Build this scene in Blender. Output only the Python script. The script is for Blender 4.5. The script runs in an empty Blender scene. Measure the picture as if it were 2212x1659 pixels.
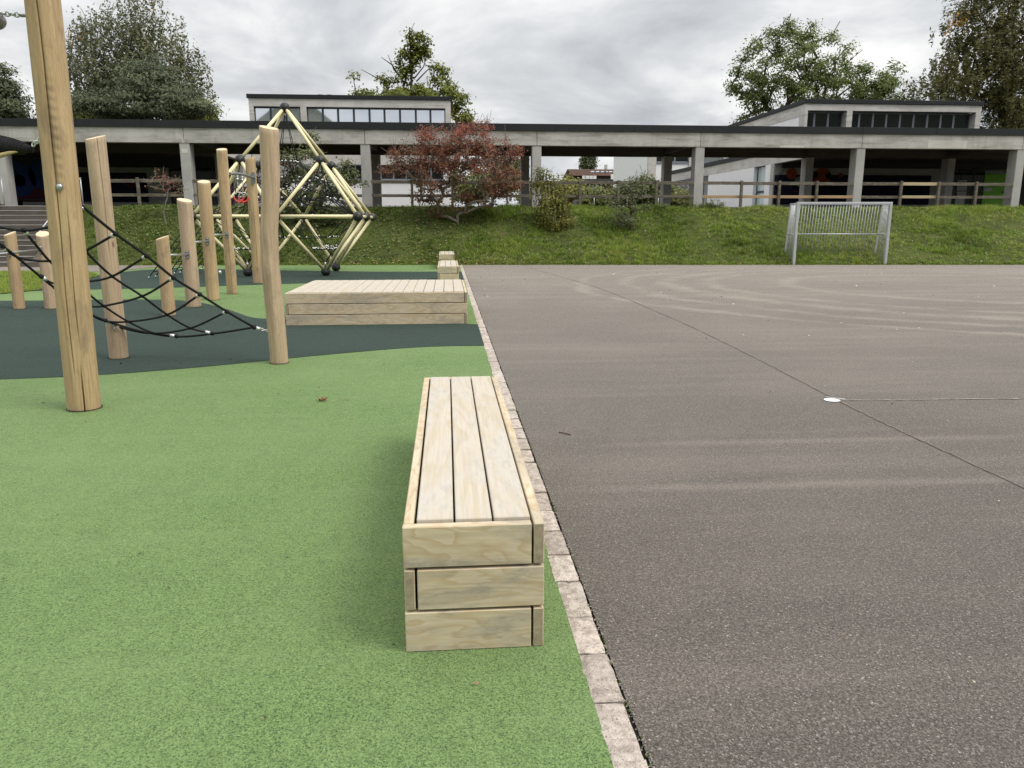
import bpy, bmesh, math, random
import numpy as np
from mathutils import Vector, Matrix

random.seed(7)
RNG = np.random.default_rng(11)
R = math.radians
SC = bpy.context.scene
COL = SC.collection

# ------------------------------------------------------------------ camera, sky, sun, exposure
PITCH, YAW, CAM_Z = 11.9156, 4.7816, 1.40
cam = bpy.data.cameras.new('camera')
cam.sensor_fit = 'HORIZONTAL'
cam.sensor_width = 36.0
cam.lens = 36.0 * 1661.0 / 2212.0
cam.clip_start = 0.05
cam.clip_end = 2000
cam_o = bpy.data.objects.new('camera', cam)
cam_o.location = (0, 0, CAM_Z)
cam_o.rotation_euler = (R(90 - PITCH), 0, R(-YAW))
COL.objects.link(cam_o)
SC.camera = cam_o

SUN_EL, SUN_AZ = 53.0, 118.0        # high, behind the right shoulder; azimuth clockwise from +Y
world = bpy.data.worlds.new('World')
SC.world = world
world.use_nodes = True
wt = world.node_tree
wt.nodes.clear()


def wn(t, **kw):
    n = wt.nodes.new(t)
    for k, v in kw.items():
        setattr(n, k, v)
    return n


def wmath(op, a, b=None, c=None):
    n = wn('ShaderNodeMath', operation=op)
    for i, v in enumerate((a, b, c)):
        if v is None:
            continue
        if isinstance(v, (int, float)):
            n.inputs[i].default_value = v
        else:
            wt.links.new(v, n.inputs[i])
    return n.outputs[0]


w_out = wn('ShaderNodeOutputWorld')
w_bg = wn('ShaderNodeBackground')
sky = wn('ShaderNodeTexSky', sky_type='NISHITA')
sky.sun_disc = False
sky.sun_elevation = R(SUN_EL)
sky.sun_rotation = R(SUN_AZ)
sky.air_density = 1.0
sky.dust_density = 2.5
w_tc = wn('ShaderNodeTexCoord')
w_sep = wn('ShaderNodeSeparateXYZ')
wt.links.new(w_tc.outputs['Generated'], w_sep.inputs[0])
zc = wmath('MAXIMUM', w_sep.outputs[2], 0.0)
den = wmath('ADD', zc, 0.27)
comb = wn('ShaderNodeCombineXYZ')
wt.links.new(wmath('DIVIDE', w_sep.outputs[0], den), comb.inputs[0])
wt.links.new(wmath('DIVIDE', w_sep.outputs[1], den), comb.inputs[1])
n1 = wn('ShaderNodeTexNoise')
n1.inputs['Scale'].default_value = 1.55
n1.inputs['Detail'].default_value = 6
n1.inputs['Roughness'].default_value = 0.56
n1.inputs['Distortion'].default_value = 0.35
wt.links.new(comb.outputs[0], n1.inputs['Vector'])
cr = wn('ShaderNodeValToRGB')
cr.color_ramp.elements[0].position = 0.36
cr.color_ramp.elements[0].color = (0.44, 0.458, 0.485, 1)
cr.color_ramp.elements[1].position = 0.66
cr.color_ramp.elements[1].color = (0.93, 0.925, 0.905, 1)
e = cr.color_ramp.elements.new(0.50)
e.color = (0.62, 0.635, 0.65, 1)
wt.links.new(n1.outputs['Fac'], cr.inputs[0])
# overcast skies grow brighter towards the zenith
gain = wmath('MULTIPLY_ADD', wmath('MULTIPLY', zc, zc), 1.85, 1.0)
hor = wmath('MULTIPLY_ADD', wmath('POWER', wmath('SUBTRACT', 1.0, zc), 14.0), 0.26, 0.98)
gain2 = wmath('MULTIPLY', gain, hor)
cl = wn('ShaderNodeVectorMath', operation='SCALE')
wt.links.new(cr.outputs[0], cl.inputs[0])
wt.links.new(gain2, cl.inputs['Scale'])
sk = wn('ShaderNodeVectorMath', operation='SCALE')
wt.links.new(sky.outputs[0], sk.inputs[0])
sk.inputs['Scale'].default_value = 0.08
mix = wn('ShaderNodeMix', data_type='VECTOR')
mix.inputs[0].default_value = 0.93
wt.links.new(sk.outputs[0], mix.inputs[4])
wt.links.new(cl.outputs[0], mix.inputs[5])
wt.links.new(mix.outputs[1], w_bg.inputs[0])
w_bg.inputs[1].default_value = 1.0
wt.links.new(w_bg.outputs[0], w_out.inputs[0])

sun = bpy.data.lights.new('sun', 'SUN')
sun.energy = 1.95
sun.angle = R(26)
sun.color = (1.0, 0.95, 0.87)
sun_o = bpy.data.objects.new('sun', sun)
sun_o.rotation_euler = (R(90 - SUN_EL), 0, R(180 - SUN_AZ))
sun_o.location = (20, -10, 30)
COL.objects.link(sun_o)

SC.view_settings.view_transform = 'Standard'
SC.view_settings.look = 'None'
SC.view_settings.gamma = 1.0
SC.view_settings.use_curve_mapping = False
SC.view_settings.exposure = 0.18
SC.render.engine = 'CYCLES'
SC.cycles.use_denoising = True
SC.cycles.denoising_prefilter = 'NONE'
SC.cycles.max_bounces = 5
SC.cycles.diffuse_bounces = 3
SC.cycles.glossy_bounces = 3
SC.cycles.transmission_bounces = 2
SC.cycles.caustics_reflective = False
SC.cycles.caustics_refractive = False
SC.cycles.transparent_max_bounces = 12

# ------------------------------------------------------------------ survey helper: a sighted point at a known depth
_a, _p = R(YAW), R(PITCH)
_Rv = np.array([math.cos(_a), -math.sin(_a), 0])
_Fh = np.array([math.sin(_a), math.cos(_a), 0])
_Fw = _Fh * math.cos(_p) - np.array([0, 0, math.sin(_p)])
_Uv = _Fh * math.sin(_p) + np.array([0, 0, math.cos(_p)])


def P(x, y, Y):
    d = _Rv * (x - 1106) + _Uv * (829.5 - y) + _Fw * 1661.0
    return np.array([0, 0, CAM_Z]) + d * (Y / d[1])


def G(x, y, z=0.0):
    d = _Rv * (x - 1106) + _Uv * (829.5 - y) + _Fw * 1661.0
    return np.array([0, 0, CAM_Z]) + d * ((z - CAM_Z) / d[2])


# ------------------------------------------------------------------ node helpers
class NT:
    def __init__(s, name):
        s.m = bpy.data.materials.new(name)
        s.m.use_nodes = True
        s.t = s.m.node_tree
        s.b = s.t.nodes['Principled BSDF']

    def n(s, t, **kw):
        nd = s.t.nodes.new(t)
        for k, v in kw.items():
            setattr(nd, k, v)
        return nd

    def lk(s, a, b):
        s.t.links.new(a, b)

    def coord(s, kind='Object', scale=(1, 1, 1), rnd=False, rot=(0, 0, 0)):
        tc = s.n('ShaderNodeTexCoord')
        mp = s.n('ShaderNodeMapping')
        mp.inputs['Scale'].default_value = scale
        mp.inputs['Rotation'].default_value = rot
        s.lk(tc.outputs[kind], mp.inputs[0])
        if rnd:
            oi = s.n('ShaderNodeObjectInfo')
            ml = s.n('ShaderNodeMath', operation='MULTIPLY')
            ml.inputs[1].default_value = 37.0
            s.lk(oi.outputs['Random'], ml.inputs[0])
            cb = s.n('ShaderNodeCombineXYZ')
            for i in range(3):
                s.lk(ml.outputs[0], cb.inputs[i])
            s.lk(cb.outputs[0], mp.inputs['Location'])
        return mp.outputs[0]

    def pos(s, scale=(1, 1, 1), rot=(0, 0, 0)):
        g = s.n('ShaderNodeNewGeometry')
        mp = s.n('ShaderNodeMapping')
        mp.inputs['Scale'].default_value = scale
        mp.inputs['Rotation'].default_value = rot
        s.lk(g.outputs['Position'], mp.inputs[0])
        return mp.outputs[0]

    def noise(s, vec, scale=5, detail=4, rough=0.5, dist=0.0):
        nd = s.n('ShaderNodeTexNoise')
        nd.inputs['Scale'].default_value = scale
        nd.inputs['Detail'].default_value = detail
        nd.inputs['Roughness'].default_value = rough
        nd.inputs['Distortion'].default_value = dist
        s.lk(vec, nd.inputs['Vector'])
        return nd.outputs['Fac']

    def voro(s, vec, scale=5, out='Distance', feature='F1'):
        nd = s.n('ShaderNodeTexVoronoi', feature=feature)
        nd.inputs['Scale'].default_value = scale
        s.lk(vec, nd.inputs['Vector'])
        return nd.outputs[out]

    def ramp(s, fac, stops, interp='LINEAR'):
        nd = s.n('ShaderNodeValToRGB')
        r = nd.color_ramp
        r.interpolation = interp
        while len(r.elements) > 1:
            r.elements.remove(r.elements[-1])
        for i, (p, c) in enumerate(stops):
            el = r.elements[0] if i == 0 else r.elements.new(p)
            el.position = p
            if isinstance(c, (int, float)):
                c = (c, c, c)
            el.color = (*c, 1)
        s.lk(fac, nd.inputs[0])
        return nd.outputs[0]

    def mix(s, fac, a, b, mode='MIX'):
        nd = s.n('ShaderNodeMix', data_type='RGBA', blend_type=mode)
        for i, v in ((0, fac), (6, a), (7, b)):
            if isinstance(v, (int, float)):
                nd.inputs[i].default_value = v
            elif isinstance(v, tuple):
                nd.inputs[i].default_value = (*v, 1)
            else:
                s.lk(v, nd.inputs[i])
        return nd.outputs[2]

    def math(s, op, a, b=None, c=None):
        nd = s.n('ShaderNodeMath', operation=op)
        for i, v in enumerate((a, b, c)):
            if v is None:
                continue
            if isinstance(v, (int, float)):
                nd.inputs[i].default_value = v
            else:
                s.lk(v, nd.inputs[i])
        return nd.outputs[0]

    def bump(s, h, strength=0.3, dist=0.01):
        nd = s.n('ShaderNodeBump')
        nd.inputs['Strength'].default_value = strength
        nd.inputs['Distance'].default_value = dist
        s.lk(h, nd.inputs['Height'])
        s.lk(nd.outputs[0], s.b.inputs['Normal'])

    def col(s, c):
        if isinstance(c, tuple):
            s.b.inputs['Base Color'].default_value = (*c, 1)
        else:
            s.lk(c, s.b.inputs['Base Color'])

    def set(s, rough=0.6, metal=0.0, spec=0.5):
        if isinstance(rough, (int, float)):
            s.b.inputs['Roughness'].default_value = rough
        else:
            s.lk(rough, s.b.inputs['Roughness'])
        s.b.inputs['Metallic'].default_value = metal
        s.b.inputs['Specular IOR Level'].default_value = spec
        return s.m


def simple(name, c, rough=0.6, metal=0.0, spec=0.5, var=0.12, scale=6.0):
    m = NT(name)
    nz = m.noise(m.pos(), scale, 5, 0.6)
    lo = tuple(v * (1 - var) for v in c)
    hi = tuple(min(1, v * (1 + var)) for v in c)
    m.col(m.ramp(nz, [(0.3, lo), (0.7, hi)]))
    return m.set(rough, metal, spec)


M = {}


def rubber(name, lo, hi, gap, faded, sheen):
    m = NT(name)
    v = m.pos()
    gr = m.voro(v, 210, 'Color')
    hsv = m.n('ShaderNodeSeparateColor')
    m.lk(gr, hsv.inputs[0])
    c = m.ramp(hsv.outputs[0], [(0.0, lo), (1.0, hi)])
    fine = m.noise(v, 150, 3, 0.75)
    c = m.mix(m.ramp(fine, [(0.37, 1.0), (0.49, 0.0)]), c, gap)
    mid = m.noise(v, 9, 4, 0.6)
    c = m.mix(m.ramp(mid, [(0.30, 0.14), (0.5, 0.0)]), c, gap)
    sc_ = m.noise(v, 2.3, 6, 0.7, 0.4)
    c = m.mix(m.ramp(sc_, [(0.32, 0.09), (0.46, 0.0)]), c, gap)
    big = m.noise(v, 0.55, 5, 0.6)
    c = m.mix(m.ramp(big, [(0.40, 0.0), (0.75, 0.35)]), c, faded)
    st = m.noise(m.pos((0.35, 2.5, 1)), 1.6, 5, 0.65)
    c = m.mix(m.ramp(st, [(0.5, 0.0), (0.8, 0.25)]), c, faded)
    m.col(c)
    m.bump(m.math('ADD', m.voro(v, 210), fine), 0.8, 0.005)
    m.b.inputs['Sheen Weight'].default_value = sheen
    m.b.inputs['Sheen Roughness'].default_value = 0.5
    m.b.inputs['Sheen Tint'].default_value = (*faded, 1)
    return m.set(0.85, 0, 0.3)


M['rub_light'] = rubber('rubber_light_green', (0.088, 0.160, 0.044), (0.216, 0.318, 0.114), (0.016, 0.040, 0.016), (0.215, 0.292, 0.128), 0.40)
M['rub_dark'] = rubber('rubber_dark_green', (0.018, 0.037, 0.028), (0.040, 0.066, 0.052), (0.008, 0.016, 0.012), (0.046, 0.072, 0.058), 0.12)


def m_asphalt(name='asphalt', tracks=True):
    m = NT(name)
    v = m.pos()
    sep = m.n('ShaderNodeSeparateXYZ')
    m.lk(v, sep.inputs[0])
    vn = m.n('ShaderNodeTexVoronoi')
    vn.inputs['Scale'].default_value = 200
    m.lk(v, vn.inputs['Vector'])
    sp = m.n('ShaderNodeSeparateColor')
    m.lk(vn.outputs['Color'], sp.inputs[0])
    g1 = m.noise(v, 95, 4, 0.8)
    c = m.ramp(sp.outputs[0], [(0.0, (0.033, 0.028, 0.024)), (0.35, (0.060, 0.051, 0.043)), (0.75, (0.134, 0.115, 0.097)), (0.94, (0.215, 0.193, 0.168)), (0.985, (0.28, 0.255, 0.225)), (1.0, (0.50, 0.47, 0.43))])
    c = m.mix(m.ramp(g1, [(0.38, 0.95), (0.54, 0.0)]), c, (0.020, 0.017, 0.015))
    # pale dust swept into streaks, and a paler tone towards the far half of the court
    big = m.noise(v, 0.33, 5, 0.62, 0.6)
    st = m.noise(m.pos((0.10, 1.0, 1), (0, 0, -0.08)), 1.35, 6, 0.66)
    far = m.ramp(m.math('DIVIDE', m.math('ADD', sep.outputs[1], m.math('MULTIPLY', big, 8.0)), 30.0), [(0.10, 0.03), (0.40, 0.42), (0.85, 0.80)])
    dust = m.math('ADD', far, m.ramp(st, [(0.48, 0.0), (0.72, 0.30)]))  # paler far tone plus the dust streaks
    dust = m.math('ADD', dust, m.ramp(big, [(0.45, 0.0), (0.75, 0.16)]))
    if tracks:
        brk = m.ramp(m.noise(v, 0.9, 4, 0.7), [(0.38, 0.0), (0.6, 1.0)])
        for (cx, cy, r0, w) in ((11.5, 16.2, 7.5, 0.13), (11.5, 16.2, 6.5, 0.16), (11.5, 16.2, 5.6, 0.12), (11.5, 16.2, 3.9, 0.15), (11.5, 16.2, 8.6, 0.10)):
            dx = m.math('SUBTRACT', sep.outputs[0], cx)
            dy = m.math('MULTIPLY', m.math('SUBTRACT', sep.outputs[1], cy), 1.05)
            d = m.math('SQRT', m.math('ADD', m.math('MULTIPLY', dx, dx), m.math('MULTIPLY', dy, dy)))
            d = m.math('ADD', d, m.math('MULTIPLY', big, 1.2))
            k = m.math('ABSOLUTE', m.math('SUBTRACT', d, r0 + 0.6))
            f = m.ramp(m.math('DIVIDE', k, w * 2.4), [(0.0, 0.62), (1.0, 0.0)], 'EASE')
            dust = m.math('MULTIPLY_ADD', f, brk, dust)
        for (y0, x0, x1) in ((4.55, 0.75, 4.2), (3.72, 0.7, 3.6)):
            k = m.math('ABSOLUTE', m.math('SUBTRACT', sep.outputs[1], m.math('ADD', m.math('MULTIPLY', big, 0.25), y0)))
            f = m.ramp(m.math('DIVIDE', k, 0.09), [(0.0, 0.28), (1.0, 0.0)], 'EASE')
            wx = m.ramp(m.math('DIVIDE', m.math('ABSOLUTE', m.math('SUBTRACT', sep.outputs[0], (x0 + x1) / 2)), (x1 - x0) / 2), [(0.6, 1.0), (1.0, 0.0)])
            dust = m.math('MULTIPLY_ADD', f, wx, dust)
    grain = m.math('MULTIPLY', m.ramp(g1, [(0.36, 0.35), (0.6, 1.2)]), m.ramp(sp.outputs[1], [(0.0, 0.55), (1.0, 1.25)]))
    c = m.mix(m.math('MINIMUM', m.math('MULTIPLY', dust, grain), 0.95), c, (0.300, 0.262, 0.220))
    m.col(c)
    m.bump(m.math('ADD', g1, vn.outputs['Distance']), 0.9, 0.005)
    m.b.inputs['Sheen Weight'].default_value = 0.12
    m.b.inputs['Sheen Roughness'].default_value = 0.5
    m.b.inputs['Sheen Tint'].default_value = (0.9, 0.82, 0.74, 1)
    return m.set(0.75, 0, 0.3)


M['asphalt'] = m_asphalt()
M['path'] = m_asphalt('path_asphalt', False)


def m_kerb():
    m = NT('granite_sett')
    v = m.coord('Object', (1, 1, 1), True)
    oi = m.n('ShaderNodeObjectInfo')
    base = m.ramp(oi.outputs['Random'], [(0.0, (0.50, 0.44, 0.38)), (0.35, (0.60, 0.53, 0.46)), (0.55, (0.42, 0.36, 0.31)), (0.8, (0.58, 0.50, 0.43)), (0.95, (0.55, 0.45, 0.385)), (1.0, (0.64, 0.59, 0.53))])
    n_ = m.noise(v, 26, 6, 0.7)
    c = m.mix(m.ramp(n_, [(0.38, 0.75), (0.58, 0.0)]), base, (0.22, 0.18, 0.15))
    sp = m.noise(v, 170, 2, 0.6)
    c = m.mix(m.ramp(sp, [(0.33, 0.8), (0.42, 0.0)]), c, (0.10, 0.09, 0.08))
    c = m.mix(m.ramp(sp, [(0.60, 0.0), (0.72, 0.6)]), c, (0.62, 0.58, 0.54))
    m.col(c)
    m.bump(m.math('ADD', n_, sp), 0.6, 0.006)
    return m.set(0.8, 0, 0.35)


M['kerb'] = m_kerb()
M['soil_and_foot_ring'] = simple('dark_joint_grit_and_ring', (0.035, 0.030, 0.026), 0.95, 0, 0.2, 0.5, 60)
M['grit'] = simple('loose_grit', (0.30, 0.27, 0.24), 0.9, 0, 0.2, 0.5, 40)
M['moss'] = simple('moss', (0.07, 0.10, 0.025), 0.95, 0, 0.1, 0.5, 60)


def m_plank(name, pale, honey, grey, along, stain=0.5, ringscale=1.0):
    """sawn pine: growth rings cut lengthwise, greyed stains"""
    m = NT(name)
    sc = [7.5, 7.5, 7.5]
    sc[along] = 2.1 * ringscale
    v = m.coord('Object', tuple(sc), True)
    w1 = m.noise(v, 1.0 * ringscale, 3, 0.45, 0.6)
    rings = m.n('ShaderNodeMath', operation='FRACT')
    m.lk(m.math('MULTIPLY', w1, 8.0), rings.inputs[0])
    c = m.ramp(rings.outputs[0], [(0.0, pale), (0.45, tuple(0.75 * a + 0.25 * b for a, b in zip(pale, honey))), (0.86, honey), (1.0, pale)])
    c = m.mix(0.25, c, m.ramp(w1, [(0.35, pale), (0.65, tuple(0.5 * (a + b) for a, b in zip(pale, honey)))]))
    fs = [90.0, 90.0, 90.0]
    fs[along] = 3.0
    fib = m.noise(m.coord('Object', tuple(fs), True), 1.0, 3, 0.6)
    c = m.mix(m.ramp(fib, [(0.35, 0.22), (0.6, 0.0)]), c, tuple(v_ * 0.6 for v_ in honey))
    ss = [5.0, 5.0, 5.0]
    ss[along] = 1.6
    sv = m.coord('Object', tuple(ss), True)
    s1 = m.noise(sv, 1.1, 6, 0.65, 0.8)
    c = m.mix(m.ramp(s1, [(0.46, 0.0), (0.64, stain)]), c, grey)
    s2 = m.noise(m.coord('Object', tuple(v_ * 6 for v_ in ss), True), 1.0, 5, 0.75)
    c = m.mix(m.math('MULTIPLY', m.ramp(s2, [(0.5, 0.0), (0.62, stain * 0.8)]), m.ramp(s1, [(0.42, 0.0), (0.6, 1.0)])), c, tuple(v_ * 0.72 for v_ in grey))
    m.col(c)
    m.bump(m.math('ADD', fib, w1), 0.15, 0.003)
    return m.set(0.68, 0, 0.3)


PALE, HONEY, GREY = (0.63, 0.540, 0.390), (0.49, 0.365, 0.205), (0.365, 0.325, 0.265)
TPALE, THONEY, TGREY = (0.54, 0.487, 0.405), (0.48, 0.405, 0.285), (0.50, 0.468, 0.42)
M['plank_x'] = m_plank('pine_board_x', PALE, HONEY, GREY, 0, 0.62, 1.0)
M['plank_y'] = m_plank('pine_board_y', PALE, HONEY, GREY, 1, 0.62, 1.0)
M['deck_y'] = m_plank('weathered_deck_y', TPALE, THONEY, TGREY, 1, 0.6, 0.6)
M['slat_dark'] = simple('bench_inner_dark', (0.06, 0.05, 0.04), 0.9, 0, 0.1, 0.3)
M['endgrain'] = simple('board_end_grain', (0.33, 0.27, 0.19), 0.85, 0, 0.2, 0.25, 50)


def m_log(name, c_lo, c_hi, c_stain, scuff=False):
    m = NT(name)
    v = m.coord('Object', (14, 14, 0.9), True)
    n_ = m.noise(v, 1.0, 5, 0.6, 0.9)
    c = m.ramp(n_, [(0.28, c_lo), (0.5, tuple(0.5 * (a + b) for a, b in zip(c_lo, c_hi))), (0.72, c_hi)])
    f = m.noise(m.coord('Object', (70, 70, 2.2), True), 1.0, 3, 0.65)
    c = m.mix(m.ramp(f, [(0.32, 0.45), (0.5, 0.0)]), c, tuple(a * 0.55 for a in c_lo))
    s1 = m.noise(m.coord('Object', (5, 5, 2.2), True), 1.0, 6, 0.68, 0.4)
    c = m.mix(m.ramp(s1, [(0.52, 0.0), (0.70, 0.85)]), c, c_stain)
    k = m.voro(m.coord('Object', (4.5, 4.5, 1.7), True), 1.0)
    c = m.mix(m.ramp(k, [(0.03, 0.85), (0.075, 0.0)]), c, (0.11, 0.065, 0.03))
    wv = m.noise(m.coord('Object', (6, 6, 1.4), True), 1.4, 2, 0.4, 2.2)
    fr = m.n('ShaderNodeMath', operation='FRACT')
    m.lk(m.math('MULTIPLY', wv, 9.0), fr.inputs[0])
    c = m.mix(m.ramp(fr.outputs[0], [(0.0, 0.0), (0.8, 0.0), (0.92, 0.28), (1.0, 0.0)]), c, tuple(a * 0.6 for a in c_lo))
    if scuff:
        # row of slanting rub marks left by a strap
        sp = m.n('ShaderNodeSeparateXYZ')
        tc = m.n('ShaderNodeTexCoord')
        m.lk(tc.outputs['Object'], sp.inputs[0])
        ang = m.math('ARCTAN2', sp.outputs[1], sp.outputs[0])
        band = m.ramp(m.math('ABSOLUTE', m.math('ADD', ang, 1.02)), [(0.12, 1.0), (0.30, 0.0)])
        zz = m.ramp(m.math('ABSOLUTE', m.math('SUBTRACT', sp.outputs[2], 2.02)), [(0.30, 1.0), (0.42, 0.0)])
        ph = m.math('MULTIPLY_ADD', ang, 0.55, m.math('MULTIPLY', sp.outputs[2], 15.5))
        fr2 = m.n('ShaderNodeMath', operation='FRACT')
        m.lk(m.math('ADD', ph, m.math('MULTIPLY', n_, 0.5)), fr2.inputs[0])
        wv2 = m.math('MULTIPLY', m.ramp(fr2.outputs[0], [(0.0, 0.0), (0.3, 0.6), (0.5, 0.55), (0.8, 0.0)]), m.ramp(s1, [(0.35, 0.3), (0.6, 1.0)]))
        c = m.mix(m.math('MULTIPLY', m.math('MULTIPLY', band, zz), wv2), c, (0.17, 0.115, 0.07))
    m.col(c)
    m.bump(m.math('ADD', f, n_), 0.25, 0.006)
    return m.set(0.7, 0, 0.3)


M['log_tan'] = m_log('peeled_log_tan', (0.40, 0.270, 0.145), (0.56, 0.415, 0.245), (0.26, 0.195, 0.135))
M['log_pink'] = m_log('peeled_log_pinkish', (0.40, 0.285, 0.185), (0.56, 0.430, 0.295), (0.31, 0.24, 0.18))
M['log_big'] = m_log('peeled_log_scuffed', (0.385, 0.258, 0.135), (0.54, 0.395, 0.225), (0.24, 0.175, 0.115), True)
M['log_cut'] = simple('fresh_log_cut', (0.68, 0.56, 0.37), 0.75, 0, 0.3, 0.12, 30)


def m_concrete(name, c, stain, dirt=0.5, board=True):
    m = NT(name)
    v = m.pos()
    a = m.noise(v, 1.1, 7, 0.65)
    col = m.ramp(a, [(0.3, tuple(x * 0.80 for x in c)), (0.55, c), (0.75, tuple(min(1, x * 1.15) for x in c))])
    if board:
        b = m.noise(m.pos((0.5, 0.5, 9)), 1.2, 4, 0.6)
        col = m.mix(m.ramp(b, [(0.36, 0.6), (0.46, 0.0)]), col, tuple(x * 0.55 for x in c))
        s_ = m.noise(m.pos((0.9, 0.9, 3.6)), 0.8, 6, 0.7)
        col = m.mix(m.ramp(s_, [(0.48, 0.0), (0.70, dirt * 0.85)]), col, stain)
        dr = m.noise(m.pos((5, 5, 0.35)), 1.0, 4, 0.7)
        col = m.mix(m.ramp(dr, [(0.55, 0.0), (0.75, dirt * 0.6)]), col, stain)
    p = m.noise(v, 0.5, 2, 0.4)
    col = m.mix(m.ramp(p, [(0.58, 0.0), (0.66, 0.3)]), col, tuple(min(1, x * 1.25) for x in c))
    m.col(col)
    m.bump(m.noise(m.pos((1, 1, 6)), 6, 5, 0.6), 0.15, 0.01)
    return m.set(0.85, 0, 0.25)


M['concrete'] = m_concrete('board_marked_concrete', (0.50, 0.485, 0.45), (0.20, 0.18, 0.145), 0.85)
M['concrete_pale'] = m_concrete('pale_concrete', (0.60, 0.58, 0.54), (0.36, 0.33, 0.28), 0.45)
M['concrete_shaded'] = m_concrete('shade_painted_soffit', (0.11, 0.095, 0.078), (0.06, 0.05, 0.04), 0.5)  # concrete coloured dark brown to paint in the shade under the roofs
M['concrete_col'] = m_concrete('column_concrete', (0.42, 0.415, 0.39), (0.24, 0.225, 0.20), 0.45, False)
M['step'] = m_concrete('step_concrete', (0.13, 0.115, 0.098), (0.05, 0.043, 0.036), 0.7, True)
M['fascia'] = simple('dark_roof_fascia', (0.020, 0.022, 0.024), 0.6, 0, 0.25, 0.15, 2)
M['plaster'] = simple('white_plaster', (0.86, 0.86, 0.86), 0.85, 0, 0.2, 0.03, 2)
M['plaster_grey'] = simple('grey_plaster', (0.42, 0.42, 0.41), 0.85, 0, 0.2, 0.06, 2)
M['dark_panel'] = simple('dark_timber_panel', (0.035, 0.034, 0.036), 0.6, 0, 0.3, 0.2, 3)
M['frame_grey'] = simple('grey_window_frame', (0.23, 0.25, 0.28), 0.45, 0.3, 0.5, 0.08)
M['frame_dark'] = simple('dark_window_frame', (0.05, 0.055, 0.07), 0.45, 0.2, 0.5, 0.08)
mm = NT('mirror_glazing')
mm.col((0.80, 0.84, 0.90))
M['glass_mirror'] = mm.set(0.02, 0.85, 0.6)
mm = NT('dark_glazing')
mm.col((0.012, 0.016, 0.017))
mm.b.inputs['IOR'].default_value = 1.6
M['glass_dark'] = mm.set(0.04, 0.0, 0.6)
mm = NT('pale_glazing')
mm.col((0.42, 0.52, 0.52))
M['glass_pale'] = mm.set(0.05, 0.0, 0.6)


def m_oldwood(name, lo, hi, lich):
    m = NT(name)
    v = m.coord('Object', (1.2, 16, 16), True)
    n_ = m.noise(v, 1.0, 5, 0.65)
    c = m.ramp(n_, [(0.3, lo), (0.7, hi)])
    l = m.noise(m.coord('Object', (5, 5, 9), True), 1.3, 6, 0.7)
    c = m.mix(m.ramp(l, [(0.50, 0.0), (0.62, 0.7)]), c, lich)
    m.col(c)
    return m.set(0.9, 0, 0.15)


M['fence_old'] = m_oldwood('weathered_fence', (0.075, 0.062, 0.048), (0.19, 0.168, 0.135), (0.22, 0.215, 0.16))
M['fence_new'] = m_oldwood('new_fence_rail', (0.36, 0.23, 0.125), (0.47, 0.33, 0.20), (0.42, 0.30, 0.18))
M['fence_fresh'] = m_oldwood('fresh_fence_rail', (0.42, 0.33, 0.20), (0.54, 0.44, 0.29), (0.46, 0.37, 0.24))
M['galv'] = simple('galvanised_steel', (0.50, 0.52, 0.54), 0.42, 0.35, 0.5, 0.10, 9)
M['steel'] = simple('brushed_steel', (0.55, 0.55, 0.54), 0.3, 0.9, 0.5, 0.08, 30)
M['steel_dark'] = simple('zinc_bracket', (0.30, 0.30, 0.30), 0.4, 0.8, 0.5, 0.15, 30)
M['alu'] = simple('aluminium_ferrule', (0.80, 0.80, 0.78), 0.3, 0.75, 0.5, 0.05)
M['rope'] = simple('black_rope', (0.012, 0.012, 0.014), 0.75, 0, 0.3, 0.5, 150)
M['rope_tan'] = simple('tan_rope', (0.45, 0.35, 0.18), 0.9, 0, 0.2, 0.3, 60)
M['ball'] = simple('black_rubber_ball', (0.018, 0.019, 0.021), 0.48, 0, 0.5, 0.1)
M['bar'] = simple('cream_painted_tube', (0.80, 0.71, 0.43), 0.42, 0, 0.45, 0.05, 8)
M['red'] = simple('red_grip', (0.62, 0.035, 0.03), 0.4, 0, 0.5, 0.08)
M['green_door'] = simple('lime_green_door', (0.26, 0.74, 0.015), 0.4, 0, 0.5, 0.03)
M['paper'] = simple('white_paper', (0.82, 0.83, 0.80), 0.8, 0, 0.2, 0.03)
M['white_paint'] = simple('white_road_paint', (0.74, 0.73, 0.70), 0.75, 0, 0.3, 0.08, 40)
M['tar'] = simple('tar_joint', (0.055, 0.048, 0.042), 0.85, 0, 0.3, 0.4, 30)
M['sealant'] = simple('joint_sealant', (0.17, 0.145, 0.125), 0.9, 0, 0.2, 0.3, 18)
M['chalk'] = simple('worn_chalk_line', (0.34, 0.32, 0.29), 0.9, 0, 0.2, 0.45, 25)
M['navy'] = simple('mural_navy', (0.010, 0.010, 0.028), 0.7, 0, 0.2, 0.3, 2)
M['m_red'] = simple('mural_crimson', (0.08, 0.010, 0.028), 0.7, 0, 0.2, 0.2, 3)
M['m_orange'] = simple('mural_orange', (0.30, 0.06, 0.018), 0.7, 0, 0.2, 0.15, 3)
M['m_teal'] = simple('mural_teal', (0.03, 0.11, 0.085), 0.7, 0, 0.2, 0.2, 3)
M['m_blue'] = simple('mural_blue', (0.02, 0.05, 0.20), 0.7, 0, 0.2, 0.2, 3)
M['m_pink'] = simple('mural_pink', (0.22, 0.06, 0.07), 0.7, 0, 0.2, 0.2, 3)
M['m_violet'] = simple('mural_violet', (0.10, 0.045, 0.12), 0.7, 0, 0.2, 0.2, 3)
M['m_white'] = simple('mural_pale', (0.20, 0.22, 0.21), 0.7, 0, 0.2, 0.2, 3)
M['tile'] = simple('brown_roof_tile', (0.085, 0.050, 0.038), 0.9, 0, 0.1, 0.4, 3)
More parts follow.
